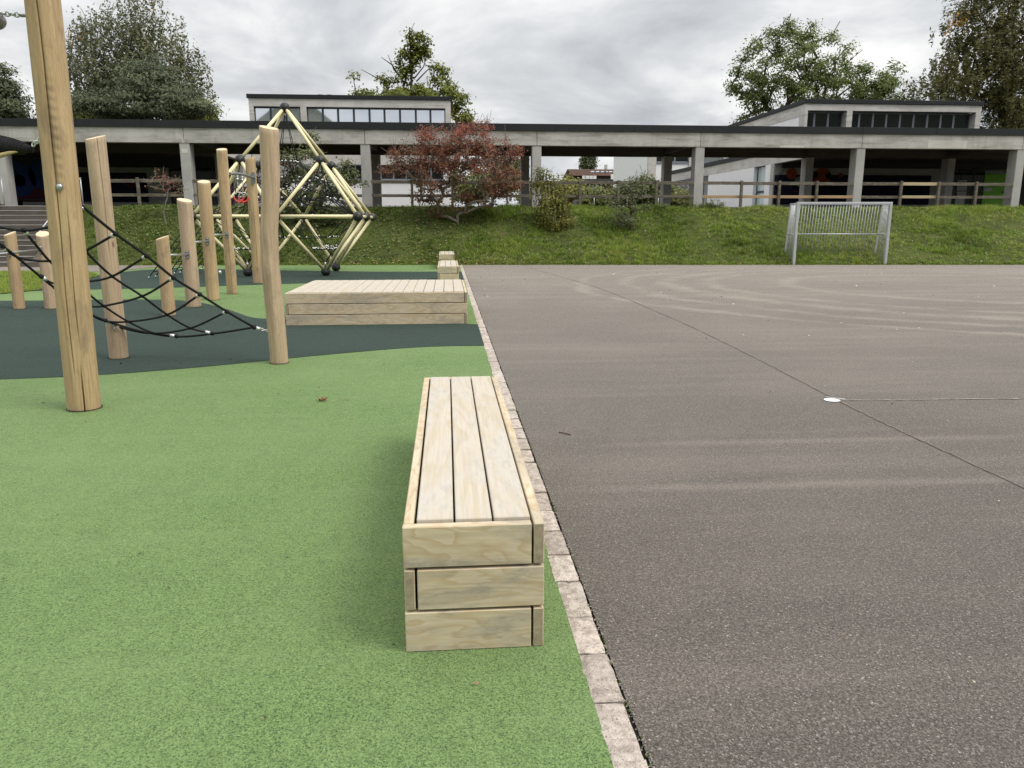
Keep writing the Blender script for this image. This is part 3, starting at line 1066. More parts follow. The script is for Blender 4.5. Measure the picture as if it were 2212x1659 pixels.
# broad-leaved weeds, denser on the shady left half
n = 22000
X = RNG.uniform(-12, 24, n)
ye = y_edge(X)
Y = ye + 0.08 + (29.4 - ye) * RNG.random(n)
pr_ = (0.22 + 0.78 * np.clip((2.5 - X) / 4, 0, 1)) * np.clip(fbm(X - 11, Y + 5, 0.8) * 2 - 0.5, 0.02, 1)
k = RNG.random(n) < pr_
X, Y = X[k], Y[k]
Cc = np.stack([X, Y, bank_z(X, Y) + RNG.uniform(0.02, 0.09, len(X))], -1)
Nn = RNG.normal(0, 0.55, (len(X), 3)) + np.array([0, -0.35, 1.0])
V, F = leafquads(Cc, RNG.uniform(0.02, 0.048, len(X)), Nn, 0.75)
o = raw('weeds', V, F, 'lf_weed', tint=RNG.random(len(X)), kind='stuff')
o['label'] = 'low broad-leaved weeds growing through the bank grass'
# fallen leaves
n = 1500
X = np.concatenate([RNG.normal(-0.5, 3.2, 950), RNG.uniform(-9, 22, 550)])
ye = y_edge(np.clip(X, -14, 24))
Y = np.where(RNG.random(n) < 0.28, ye + RNG.normal(0.02, 0.10, n), ye + 3.4 * RNG.random(n))
Cc = np.stack([X, Y, np.maximum(bank_z(X, Y), 0.0) + RNG.uniform(0.02, 0.085, n)], -1)
V, F = leafquads(Cc, RNG.uniform(0.015, 0.036, n), RNG.normal(0, 0.4, (n, 3)) + np.array([0, -0.3, 1.0]), 0.7)
o = raw('fallen_leaves', V, F, 'lf_litter', tint=RNG.random(n), kind='stuff')
o['label'] = 'brown fallen leaves scattered over the bank and its foot'
# litter on the court and rubber
n = 420
X = np.concatenate([RNG.uniform(0.7, 15, 320), RNG.uniform(-5, 0.3, 100)])
Y = np.concatenate([2.0 + 22 * RNG.random(320) ** 1.3, RNG.uniform(1.4, 9, 100)])
Cc = np.stack([X, Y, np.full(n, 0.013)], -1)
V, F = leafquads(Cc, RNG.uniform(0.003, 0.009, n) * (1 + np.clip(Y / 7, 0, 2.6)), RNG.normal(0, 0.3, (n, 3)) + np.array([0, 0, 1.0]), 0.5)
o = raw('litter', V, F, 'lf_crumb', tint=np.where(X < 0.4, 0.55, 1.0) * RNG.random(n), kind='stuff')
o['label'] = 'tiny seeds and leaf crumbs scattered on court and rubber'

# one curled brown leaf on the light green rubber
lf = MB()
lx, ly = -1.01, 6.06
for (a, ln, hz) in ((0.2, 0.055, 0.03), (1.5, 0.04, 0.022), (2.7, 0.05, 0.034), (4.0, 0.035, 0.02), (5.2, 0.045, 0.026)):
    ca, sa = math.cos(a), math.sin(a)
    pts = [(lx, ly, 0.010), (lx + ca * ln * .5 - sa * .014, ly + sa * ln * .5 + ca * .014, 0.012 + hz * .5), (lx + ca * ln, ly + sa * ln, 0.010 + hz), (lx + ca * ln * .5 + sa * .014, ly + sa * ln * .5 - ca * .014, 0.010)]
    lf.add(pts, [(0, 1, 2, 3)])
o = obj('fallen_leaf', lf, simple('dry_brown_leaf', (0.16, 0.075, 0.03), 0.7, 0, 0.2, 0.3, 40), centre=True)
tag(o, 'single curled brown leaf lying on the light green rubber', 'leaf')
tw = MB().tube([(0.735, 4.985, 0.006), (0.765, 4.955, 0.008), (0.805, 4.915, 0.005)], 0.0035, 5)
tag(obj('twig', tw, simple('dead_twig', (0.10, 0.05, 0.035), 0.8, 0, 0.2, 0.2, 40), centre=True), 'thin brown twig on the asphalt right of the near bench', 'twig')


# ------------------------------------------------------------------ timber seats
def timber_seat(name, label, cat, x0, x1, y0, y1, h, planks, group=None):
    t = thing(name, label, cat, ((x0 + x1) / 2, (y0 + y1) / 2, 0), group)
    th = 0.034
    ch = (h - 0.010) / 3
    gap = 0.009
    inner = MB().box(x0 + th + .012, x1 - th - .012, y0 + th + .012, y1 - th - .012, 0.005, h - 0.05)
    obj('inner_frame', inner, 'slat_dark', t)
    for c in range(3):
        z0 = 0.0045 + c * ch
        z1 = z0 + ch - gap
        jx = random.uniform(-0.003, 0.003)
        flip = (c == 1)
        fx0, fx1 = (x0 + th + 0.008, x1) if flip else (x0, x1 - th - 0.008)
        obj('board', MB().bbox(fx0 + jx, fx1, y0, y0 + th, z0, z1, 0.003), 'plank_x', t, centre=True)
        obj('board', MB().bbox(x0, x1 - th - 0.008, y1 - th, y1, z0, z1, 0.003), 'plank_x', t, centre=True)
        sl0, sl1 = (y0 + 0.001, y1 - th - .006) if flip else (y0 + th + 0.006, y1 - th - .006)
        sr0, sr1 = (y0 + th + 0.006, y1) if flip else (y0 + 0.001, y1)
        for (a, c_, xx) in ((sl0, sl1, x0), (sr0, sr1, x1 - th)):
            o = obj('board', MB().bbox(xx, xx + th, a, c_, z0, z1, 0.003), ['plank_y', 'endgrain'], t, centre=True)
            for p_ in o.data.polygons:
                if abs(p_.normal.y) > 0.9:
                    p_.material_index = 1
    ix0, ix1 = x0 + th + 0.006, x1 - th - 0.006
    w = (ix1 - ix0) / planks
    for k in range(planks):
        obj('plank', MB().bbox(ix0 + k * w + 0.0035, ix0 + (k + 1) * w - 0.0035, y0 + th + 0.005, y1 - th - 0.005, h - 0.042, h - 0.004 + random.uniform(-.0015, .001), 0.003), 'deck_y', t, centre=True)
    return t


timber_seat('timber_bench', 'long pale timber bench nearest the camera beside the kerb', 'bench', -0.156, 0.301, 2.329, 4.757, 0.458, 3, 'pale timber benches along the kerb')
timber_seat('timber_platform', 'wide low timber platform with many deck planks beside the kerb', 'platform', -2.216, 0.272, 10.72, 13.05, 0.458, 17)
timber_seat('timber_bench', 'pale timber bench just behind the wide timber platform', 'bench', -0.205, 0.255, 16.92, 19.5, 0.458, 3, 'pale timber benches along the kerb')
timber_seat('timber_bench', 'farthest pale timber bench at the foot of the grass bank', 'bench', -0.235, 0.225, 23.36, 25.75, 0.458, 3, 'pale timber benches along the kerb')


# ------------------------------------------------------------------ peeled log posts
def log_mesh(path, r, cut=(0, 0), cracks=(), rough=0.02, seed=0, taper=1.0, dents=()):
    """path: centre points from ground up; cut: slope of the top cut in x,y"""
    rr = random.Random(seed)
    ph = [rr.uniform(0, 6.28) for _ in range(6)]
    ths = [2 * math.pi * k / 40 for k in range(40)]
    for (th, dep, w, z0, z1) in cracks:
        ths = [t for t in ths if abs((t - th + math.pi) % (2 * math.pi) - math.pi) > w * 1.3]
        ths += [th - w, th - w * 0.35, th, th + w * 0.35, th + w]
    ths = sorted(t % (2 * math.pi) for t in ths)
    n = len(ths)
    pz = [p_[2] for p_ in path]
    ztop = pz[-1]
    zs = list(np.linspace(pz[0], ztop, 46))
    V, F, SM, MI = [], [], [], []

    def centre(z):
        return np.interp(z, pz, [p_[0] for p_ in path]), np.interp(z, pz, [p_[1] for p_ in path])

    def radius(t, z):
        q = 1 + rough * (math.sin(2 * t + ph[0] + z * 0.9) + 0.6 * math.sin(3 * t + ph[1] - 1.3 * z) + 0.4 * math.sin(5 * t + ph[2] + 2.1 * z)) + 0.5 * rough * math.sin(z * 4 + ph[3])
        q *= 1 + (taper - 1) * (z - pz[0]) / (ztop - pz[0])
        q *= r
        for (th, dep, w, z0, z1) in cracks:
            wob = 0.05 * math.sin(z * 5 + th) / max(1, 1)
            d = abs((t - th + math.pi) % (2 * math.pi) - math.pi)
            if d < w * 0.5 and z0 < z < z1:
                e_ = min(1, (z - z0) / 0.25, (z1 - z) / 0.25)
                q -= dep * e_
        for (th, zc_, ra, rz, dep) in dents:
            d = abs((t - th + math.pi) % (2 * math.pi) - math.pi)
            q += dep * math.exp(-(d / ra) ** 2 - ((z - zc_) / rz) ** 2)
        return q
    rows = []
    for i, z in enumerate(zs):
        rows.append((z, 1.0))
    for i, (z, k) in enumerate(rows):
        cx, cy = centre(z)
        f = (z - pz[0]) / (ztop - pz[0])
        tw_ = 0.05 * math.sin(1.9 * z + ph[4]) + 0.025 * math.sin(5.3 * z + ph[5])
        for t in ths:
            q = radius(t, z) * (0.975 if i == 0 else 1)
            x, y = math.cos(t + tw_) * q, math.sin(t + tw_) * q
            dz = (cut[0] * x + cut[1] * y) * max(0, (f - 0.7) / 0.3)
            V.append((cx + x, cy + y, z + dz))
    # chamfer and cap
    cx, cy = centre(ztop)
    tw_ = 0.05 * math.sin(1.9 * ztop + ph[4]) + 0.025 * math.sin(5.3 * ztop + ph[5])
    for t in ths:
        q = radius(t, ztop) * 0.955
        x, y = math.cos(t + tw_) * q, math.sin(t + tw_) * q
        V.append((cx + x, cy + y, ztop + 0.006 + cut[0] * x + cut[1] * y))
    V.append((cx, cy, ztop + 0.007))
    R_ = len(rows) + 1
    for i in range(R_ - 1):
        for k in range(n):
            k2 = (k + 1) % n
            F.append((i * n + k, i * n + k2, (i + 1) * n + k2, (i + 1) * n + k))
            SM.append(True)
            MI.append(0)
    last = (R_ - 1) * n
    for k in range(n):
        F.append((last + k, last + (k + 1) % n, R_ * n))
        SM.append(False)
        MI.append(1)
    b = MB()
    b.v, b.f, b.sm, b.mi = V, F, SM, MI
    return b


def post(name, label, x, y, h, r, mat, cut=(0, 0), cracks=(), seed=0, group=None, path=None, rough=0.02, taper=0.97, lean=(0, 0), dents=()):
    t = thing(name, label, 'post', (x, y, 0), group)
    pa = path or [(x, y, -0.02), (x + lean[0], y + lean[1], h)]
    obj('trunk', log_mesh(pa, r, cut, cracks, rough, seed, taper, dents), [mat, 'log_cut'], t)
    obj('foot_ring', MB().disc((x, y, 0.0125), r * 1.04 + 0.004, (1, 0, 0), (0, 1, 0), 32), 'soil_and_foot_ring', t)  # dark ring on the ground round the post foot
    return t


def dome_bolt(parent, p, n, r=0.017, mat='steel'):
    n = Vector(n).normalized()
    b = MB()
    pts, rad = [], []
    for i in range(6):
        a = i / 5 * math.pi / 2
        pts.append(Vector(p) + n * (-0.004 + 0.016 * math.sin(a)))
        rad.append(r * math.cos(a) + 0.0008)
    b.tube(pts, rad, 14)
    o = obj('bolt', b, mat, parent)
    obj('washer', MB().tube([Vector(p) - n * 0.004, Vector(p) + n * 0.0015], r * 1.25, 16), 'steel_dark', o)
    return o


GRP = 'peeled log posts of the climbing course'
c_front = R(-68)
big = post('log_post', 'tallest thick log post at the left, bolt at head height, long crack', -2.777, 5.962, 4.4, 0.116, 'log_big', (0.0, 0), ((R(-86), 0.05, 0.055, 0.30, 1.75), (R(-64), 0.05, 0.06, -0.3, 0.34), (R(-84), 0.05, 0.055, 1.62, 4.7), (R(-58), 0.015, 0.03, 0.45, 1.6)), 3, GRP, taper=0.96, lean=(0.06, 0))
dome_bolt(big, P(128, 403.5, 5.845), (-0.15, -1, 0), 0.0215)
for py in (29, 303):
    p_ = P(127.5 + (py - 29) * 0.045, py, 5.96)
    dome_bolt(big, p_ + np.array((-0.012, 0, 0)), (1, -0.3, 0), 0.02, 'steel')
net2 = post('log_post', 'pinkish log post with slanting top behind the net', -3.441, 8.255, 2.21, 0.094, 'log_pink', (0.20, 0.24), ((R(-60), 0.015, 0.03, 1.0, 2.5),), 5, GRP)
nearp = post('log_post', 'crooked pinkish log post holding the right corner of the net', -1.704, 7.812, 2.28, 0.088, 'log_pink', (-0.20, 0.20), (), 9, GRP,
             path=[(-1.704, 7.812, -0.02), (-1.711, 7.812, 0.35), (-1.724, 7.812, 0.68), (-1.733, 7.812, 1.0), (-1.724, 7.812, 1.30), (-1.69, 7.812, 1.62), (-1.674, 7.812, 1.85), (-1.664, 7.812, 2.27)], rough=0.03, taper=1.02,
             dents=((R(-115), 1.10, 0.40, 0.12, -0.014), (R(-95), 0.96, 0.55, 0.10, 0.012)))
s1 = post('log_post', 'shortest stepping log post with a rung to its right neighbour', -4.225, 12.066, 1.165, 0.094, 'log_tan', (0.30, 0.15), (), 21, GRP)
s2 = post('log_post', 'second shortest stepping log post with slanting pale top', -4.25, 13.30, 1.74, 0.117, 'log_pink', (-0.22, 0.22), (), 22, GRP, rough=0.025)
s3 = post('log_post', 'stepping log post with round disc near its foot', -4.262, 14.46, 2.09, 0.110, 'log_tan', (-0.08, 0.30), (), 23, GRP)
s4 = post('log_post', 'tall flat-topped log post carrying the ring bar at its left end', -4.24, 15.66, 2.745, 0.101, 'log_tan', (0, 0.30), ((R(-78), 0.02, 0.04, 0.0, 1.6),), 24, GRP)
s5 = post('log_post', 'thin log post at the far end of the ring bar', -4.372, 18.40, 2.80, 0.118, 'log_tan', (0.25, 0.12), ((R(-80), 0.015, 0.03, 0.2, 1.9),), 25, GRP)
p0 = post('log_post', 'short slant-cut log post at the left edge of the playground', -6.99, 13.21, 1.21, 0.088, 'log_tan', (0.30, 0.28), (), 26, GRP)
p1 = post('log_post', 'short log post with oval top just left of the tallest post', -6.49, 13.22, 1.205, 0.102, 'log_pink', (-0.14, 0.42), (), 27, GRP)
dome_bolt(s3, P(490 - 15, 588, 14.345), (0.3, -1, 0), 0.028, 'alu')


def rung(label, a, c, end_plate='b', r=0.019, group='steel rungs between the log posts'):
    t = thing('rung', label, 'bar', a, group)
    obj('tube', MB().tube([a, c], r, 12), 'steel', t)
    for nm, q, other in (('a', a, c), ('b', c, a)):
        if nm not in end_plate:
            continue
        d = (Vector(other) - Vector(q)).normalized()
        q = Vector(q)
        pl = MB()
        # rounded bracket plate
        side = Vector((0, 0, 1)).cross(d).normalized()
        pts = []
        for k in range(20):
            an = 2 * math.pi * k / 20
            zz = 0.035 * (1 if math.sin(an) > 0 else -1)
            pts.append(q + side * (0.034 * math.cos(an)) + Vector((0, 0, 0.034 * math.sin(an) + zz)))
        pl.add(pts + [v_ + d * 0.008 for v_ in pts], [tuple(range(20)), tuple(reversed(range(20, 40)))] + [(k, k + 20, (k + 1) % 20 + 20, (k + 1) % 20) for k in range(20)])
        po = obj('bracket', pl, 'steel_dark', t)
        for zz in (-0.045, 0.045):
            dome_bolt(po, q + d * 0.009 + Vector((0, 0, zz)), d, 0.009) if False else obj('screw', MB().sphere(q + d * 0.009 + Vector((0, 0, zz)), 0.011, 8, 6), 'steel', po)
    return t


rung('steel rung joining the shortest log post to the slant-topped one', (-4.21, 12.15, 0.905), (-4.245, 13.187, 0.872))
rung('steel rung between the slant-topped post and the disc post', (-4.23, 13.40, 1.063), (-4.252, 14.352, 1.059))
rung('steel rung between the disc post and the tall ring-bar post', (-4.24, 14.56, 1.165), (-4.236, 15.562, 1.156))
rung('long steel bar reaching out of the left edge from the oval-topped post', (-7.9, 11.6, 0.80), (-6.50, 13.121, 0.956))
rung('steel bar from the slant-cut short post out of the left edge', (-8.4, 11.9, 0.80), (-6.985, 13.125, 0.907))
ringbar = thing('ring_bar', 'curved grey steel bar joining two tall log posts, rings below', 'bar', (-4.24, 15.75, 2.30))
rb = []
for k in range(9):
    f = k / 8
    rb.append((-4.13 - 0.17 * f, 15.70 + 2.60 * f, 2.305 + 0.055 * f + 0.03 * math.sin(f * math.pi)))
obj('tube', MB().tube(rb, 0.028, 12), 'steel_dark', ringbar)
pl = MB()
pts = [Vector((-4.30 + 0.045 * math.cos(2 * math.pi * k / 20), 18.275, 2.36 + 0.055 * math.sin(2 * math.pi * k / 20) + 0.08 * (1 if k < 10 else -1))) for k in range(20)]
pl.add(pts + [v_ + Vector((0, -0.012, 0)) for v_ in pts], [tuple(range(20)), tuple(reversed(range(20, 40)))] + [(k, (k + 1) % 20, (k + 1) % 20 + 20, k + 20) for k in range(20)])
obj('bracket', pl, 'steel_dark', ringbar)


def chain(b_parent, a, c, link_len=0.03, rr=0.003, mat='alu', name='chain_link'):
    a, c = Vector(a), Vector(c)
    d = (c - a)
    n = max(2, int(d.length / (link_len * 0.74)))
    dn = d.normalized()
    s_ = dn.cross(Vector((0, 0.2, 1))).normalized()
    u = s_.cross(dn)
    for k in range(n):
        q = a + d * ((k + .5) / n)
        b = MB()
        b.torus(q, link_len * 0.34, rr, dn, s_ if k % 2 else u, 12, 5, sx=1.5)
        obj(name, b, mat, b_parent)


for k, (f, lab) in enumerate(((0.27, 'nearer gym ring with red grip hanging under the bar'), (0.47, 'farther gym ring with red grip hanging under the bar'))):
    q = Vector((-4.13 - 0.17 * f, 15.70 + 2.60 * f, 2.305 + 0.055 * f))
    t = thing('gym_ring', lab, 'gym ring', (q.x, q.y, 1.93), 'pair of gym rings')
    obj('swivel', MB().tube([q, q + Vector((0, 0, -0.06))], [0.02, 0.03], 8).tube([q + Vector((0, 0, -0.06)), q + Vector((0, 0, -0.12))], [0.03, 0.012], 8), 'steel', t)
    chain(t, q + Vector((0, 0, -0.12)), q + Vector((0, 0, -0.33)), 0.032, 0.004, 'steel')
    cc = q + Vector((0, 0, -0.43))
    ax, ay = (0.92, 0.38, 0), (0, 0, 1)
    obj('ring', MB().torus(cc, 0.095, 0.009, ax, ay, 28, 8), 'steel', t)
    obj('grip', MB().torus(cc, 0.095, 0.017, ax, ay, 20, 8, math.pi * 0.98, math.pi * 2.02), 'red', t)


# ------------------------------------------------------------------ rope net slung between the near posts
A_, B_, C_ = P(168, 436, 6.08), P(549, 707, 7.70), P(240, 697, 8.12)


def npt(px, py):
    """sight a point of the net on the plane through its three anchors"""
    return P(px, py, 1.0 / (0.1645 + (px - 168) * 2.71e-5 - (py - 436) * 1.657e-4))


net = thing('climbing_net', 'sagging black rope climbing net slung between three log posts', 'net', (-2.9, 7.4, 0))
RR = 0.0105
edges_ = [[(160, 428), (182, 449), (250, 505), (317, 553), (375, 600), (432, 636), (490, 673), (549, 707)],
          [(549, 707), (465, 720), (381, 727), (299, 714), (228, 692), (185, 672), (114, 619), (60, 575), (0, 527), (-90, 470)],
          [(148, 478), (104, 491), (52, 498), (0, 491), (-90, 474)]]
for e_ in edges_:
    obj('edge_rope', MB().tube(smooth_line([npt(*q) for q in e_], 6), RR * 1.1, 10), 'rope', net)
fam = [[(250, 505), (186, 541), (140, 560), (107, 564), (70, 562), (32, 553), (6, 532)],
       [(317, 553), (242, 597), (190, 608), (140, 612), (112, 611), (89, 597)],
       [(375, 600), (307, 640), (224, 661), (190, 660), (150, 648), (120, 622)],
       [(432, 636), (361, 680), (275, 695), (222, 692), (185, 672)],
       [(490, 673), (411, 709), (330, 720), (262, 708), (228, 692)],
       [(150, 490), (186, 543), (242, 597), (307, 640), (361, 680), (411, 709), (459, 721)],
       [(52, 498), (80, 532), (109, 566), (150, 602), (190, 634), (224, 661), (275, 694), (330, 719), (382, 727)]]
for i_, f_ in enumerate(fam):
    pts = smooth_line([npt(*q) for q in f_], 6)
    if i_ >= 5:
        pts = [q + np.array((0, -0.006, 0.004)) for q in pts]
    ro = obj('net_rope', MB().tube(pts, RR, 10), 'rope', net)
    for (p_, q_) in ((0, 2), (-1, -3)):
        d = Vector(pts[q_] - pts[p_]).normalized()
        s_ = Vector(pts[p_]) + d * 0.020
        obj('ferrule', MB().tube([s_, s_ + d * 0.048], 0.0175, 10), 'alu', ro)
        obj('knot', MB().sphere(pts[p_], 0.022, 10, 8), 'rope', ro)
for q in ((242, 597), (307, 640), (361, 680), (411, 709), (186, 542), (224, 661), (275, 694), (330, 719)):
    obj('knot', MB().sphere(npt(*q), 0.0165, 10, 8), 'rope', net)
obj('knot', MB().sphere(B_, 0.024, 10, 8), 'rope', net)
d = Vector((-1.762, 7.775, 0.33)) - Vector(B_)
obj('ferrule', MB().tube([Vector(B_) + d * 0.1, Vector(B_) + d * 0.42], 0.0155, 10), 'alu', net)
chain(net, Vector(B_) + d * 0.42, Vector((-1.775, 7.77, 0.335)), 0.03, 0.004)
chain(net, Vector(C_) + Vector((0, 0, 0.0)), Vector((-3.40, 8.168, 0.31)), 0.04, 0.005)
chain(net, npt(182, 449), Vector((-2.70, 6.02, 1.50)), 0.03, 0.004)

# black rope roll and chains at the left of the tallest post
roll = thing('rope_roll', 'thick black rope roll chained to the tallest post, left edge', 'rope roll', P(0, 322, 6.05))
pts, rad = [], []
for k in range(22):
    f = k / 21
    q = P(-140 + 212 * f, 318 + 6 * f - 10 * math.sin(f * math.pi), 6.05)
    pts.append(q)
    rad.append(0.066 * (1 - 0.72 * max(0, (f - 0.55) / 0.45) ** 2) * (1 + 0.03 * math.sin(k * 2.1)))
obj('rope_bundle', MB().tube(pts, rad, 16), 'rope', roll)
for k in range(30):
    f = k / 29 * 0.9
    q = Vector(P(-140 + 212 * f, 318 + 6 * f - 10 * math.sin(f * math.pi), 6.05))
    r_ = 0.067 * (1 - 0.72 * max(0, (f - 0.55) / 0.45) ** 2)
    obj('rope_turn', MB().torus(q, r_, 0.007, (0.25, 1, 0), (0.2, 0, 1), 14, 5), 'rope', roll)
chain(roll, P(70, 314, 6.05), P(93, 296, 5.97), 0.045, 0.006)
tr = smooth_line([P(-120, 350, 6.02), P(-40, 343, 6.0), P(0, 336, 6.0), P(22, 330, 6.0), P(38, 328, 6.02)], 4)
obj('loose_rope', MB().tube(tr, [0.022 * (1 - 0.8 * (i / (len(tr) - 1)) ** 2) for i in range(len(tr))], 8), 'rope_tan', roll)
pend = thing('hanging_pod', 'grey domed steel fitting hung by a chain, top left corner', 'fitting', P(-12, 50, 6.0))
obj('dome', MB().sphere(P(-14, 44, 6.0), 0.078, 18, 12, 0.8), 'steel_dark', pend)
chain(pend, P(-10, 28, 6.0), P(52, 33, 5.96), 0.045, 0.006, 'steel')
obj('shackle', MB().tube([P(45, 33, 5.96), P(64, 34, 5.96)], 0.012, 8), 'steel_dark', pend)

# ------------------------------------------------------------------ climbing frame of cream tubes and black balls
FC = np.array((-4.192, 21.775, 0.12))
FA, FH, FR = 1.999, 1.4115, 0.0049


def fp(u, v, w):
    x, y = u * FA, v * FA
    return FC + np.array((x * math.cos(FR) - y * math.sin(FR), x * math.sin(FR) + y * math.cos(FR), w * FH))


frame = thing('rope_pyramid', 'cream tube climbing frame with black balls and inner rope net', 'climbing frame', (FC[0], FC[1], 0))
nodes = {(0, 0, 3)}
for a in (-.5, .5):
    for c in (-.5, .5):
        nodes |= {(a, c, 2), (a, c, 0)}
for a in (-1, 0, 1):
    for c in (-1, 0, 1):
        if (a, c) != (0, 0):
            nodes.add((a, c, 1))
bars = set()
for a in (-.5, .5):
    for c in (-.5, .5):
        bars.add(((0, 0, 3), (a, c, 2)))
        for da in (-.5, .5):
            for dc in (-.5, .5):
                e_ = (a + da, c + dc, 1)
                if e_ in nodes:
                    bars.add(((a, c, 2), e_))
                    bars.add(((a, c, 0), e_))
for a in (-1, 1):
    for (s0, s1_) in ((-1, 0), (0, 1)):
        bars.add(((a, s0, 1), (a, s1_, 1)))
        bars.add(((s0, a, 1), (s1_, a, 1)))
ball_me = MB().sphere((0, 0, 0), 0.125, 24, 16).mesh('ball', 'ball')
for nd in sorted(nodes):
    q = fp(*nd)
    o = link('ball', ball_me, frame, Vector(q) - frame.location)
    sp = MB()
    sp.disc((0.03, -0.121, 0.012), 0.014, (1, 0, 0), (0, 0, 1), 12, 0.004)
    link('bolt_cap', sp.mesh('bolt_cap', 'steel_dark'), o)
for (a, c) in sorted(bars):
    pa, pc = Vector(fp(*a)), Vector(fp(*c))
    d = (pc - pa).normalized()
    obj('bar', MB().tube([pa + d * 0.11, pc - d * 0.11], 0.043, 14), 'bar', frame)
# inner net
FER = MB()


def frope(pa, pc, sag=0.0, r=0.0115, seg=6):
    pa, pc = np.array(pa), np.array(pc)
    k = 7 if sag else 2
    pts = [pa * (1 - f) + pc * f - np.array((0, 0, sag * math.sin(math.pi * f))) for f in np.linspace(0, 1, k)]
    obj('inner_rope', MB().tube(pts, r, seg), 'rope', frame)


def fer(p_, r=0.02):
    p_ = Vector(p_) + Vector((random.uniform(-.02, .02), -0.012, random.uniform(-.015, .02)))
    d = Vector((random.uniform(-1, 1), random.uniform(-.3, .3), random.uniform(-.6, .6))).normalized()
    FER.tube([p_ - d * 0.024, p_ + d * 0.024], 0.017, 6)


rings = [(2.02, 0.11), (1.70, 0.42), (1.34, 0.58), (1.02, 0.86), (0.62, 0.55)]
rp = []
for (w, hf) in rings:
    row = []
    for k in range(8):
        a = [(-1, -1), (0, -1), (1, -1), (1, 0), (1, 1), (0, 1), (-1, 1), (-1, 0)][k]
        row.append(fp(a[0] * hf, a[1] * hf, w))
    rp.append(row)
for i, row in enumerate(rp):
    for k in range(8):
        frope(row[k], row[(k + 1) % 8], 0.02)
        fer(row[k])
        fer((row[k] + row[(k + 1) % 8]) / 2)
for i in range(len(rp) - 1):
    for k in range(8):
        frope(rp[i][k], rp[i + 1][k])
        if i in (1, 2):
            frope(rp[i][k], rp[i + 1][(k + 1) % 8])
        if i == 2 or (i == 1 and k % 2):
            frope(rp[i][k], rp[i + 1][(k - 1) % 8])
for k in (0, 2, 4, 6):
    frope(fp(0, 0, 2.93), rp[0][k], 0, 0.011)
for k, (a, c) in zip((0, 2, 4, 6), ((-.5, -.5), (.5, -.5), (.5, .5), (-.5, .5))):
    frope(fp(a, c, 1.95), rp[1][k])
    frope(fp(a, c, 1.95), rp[2][(k + 1) % 8])
    frope(fp(a, c, 1.95), rp[2][k])
for k, (a, c) in zip((0, 2, 4, 6), ((-1, -1), (1, -1), (1, 1), (-1, 1))):
    frope(fp(a, c, 1.0), rp[2][k])
    frope(fp(a, c, 1.0), rp[3][k])
for k, (a, c) in zip((1, 3, 5, 7), ((0, -1), (1, 0), (0, 1), (-1, 0))):
    frope(fp(a, c, 1.0), rp[3][k])
    frope(fp(a, c, 1.0), rp[4][k])
ctr = fp(0, 0, 1.34)
for k in range(8):
    frope(ctr, rp[2][k], 0.04)
    frope(fp(0, 0, 1.02), rp[3][k], 0.06)
    if k % 2 == 0:
        frope(ctr, rp[1][k])
for (a, c) in ((-.5, -.5), (.5, -.5), (.5, .5), (-.5, .5)):
    base = fp(a, c, 0.09)
    obj('rope_socket', MB().tube([base, base + np.array((0, 0, 0.12))], 0.028, 10), 'steel', frame)
    sm = []
    for (da, dc) in ((-.13, -.13), (.13, -.13), (.13, .13), (-.13, .13)):
        q = fp(a + da, c + dc, 0.42)
        sm.append(q)
        frope(base + np.array((0, 0, 0.1)), q, 0, 0.010)
        frope(q, fp(a + da * 3.0, c + dc * 3.0, 1.0), 0, 0.0085)
        fer(q)
    for k in range(4):
        frope(sm[k], sm[(k + 1) % 4], 0.015, 0.011)
        for f in (0.25, 0.5, 0.75):
            fer(sm[k] * (1 - f) + sm[(k + 1) % 4] * f)
o = obj('apex_socket', MB().tube([fp(0, 0, 2.9), fp(0, 0, 2.82)], 0.03, 10), 'steel', frame)
# slanting access net at the left
tn = [fp(-1, -1 + 2 * k / 9, 0.97) for k in range(10)]
bn = [np.array((-7.45 + 0.02 * k, 20.05 + 0.40 * k, 0.012)) for k in range(10)]
for k in range(10):
    frope(tn[k], bn[k])
    FER.tube([bn[k] + (tn[k] - bn[k]) * 0.004, bn[k] + (tn[k] - bn[k]) * 0.03], 0.017, 6)
for j in range(1, 8):
    f = j / 8
    for k in range(9):
        frope(tn[k] * (1 - f) + bn[k] * f, tn[k + 1] * (1 - f) + bn[k + 1] * f, 0.02)
o = obj('ferrules', FER, 'alu', frame)
o['kind'] = 'stuff'

# ------------------------------------------------------------------ goal
goal = thing('goal', 'silver steel bar goal standing at the foot of the bank', 'goal', (11.44, 24.93, 0))
goal.rotation_euler.z = -math.atan(0.083)
GW, GHt, GD0, GD1 = 3.12, 2.03, 0.62, 0.90


def gobj(name, b, mat='galv', parent=goal):
    return link(name, b.mesh(name, mat), parent)


gp_ = 0.08
gobj('post', MB().bbox(0, gp_, 0, 0.12, 0, GHt, .006))
gobj('post', MB().bbox(GW - gp_, GW, 0, 0.12, 0, GHt, .006))
gobj('crossbar', MB().bbox(gp_ + .002, GW - gp_ - .002, 0.002, 0.12, GHt - gp_, GHt - .002, .006))


def bk(z, f=1.0):
    return 0.12 + (GD0 + (GD1 - GD0) * (1 - z / GHt) - 0.12) * f


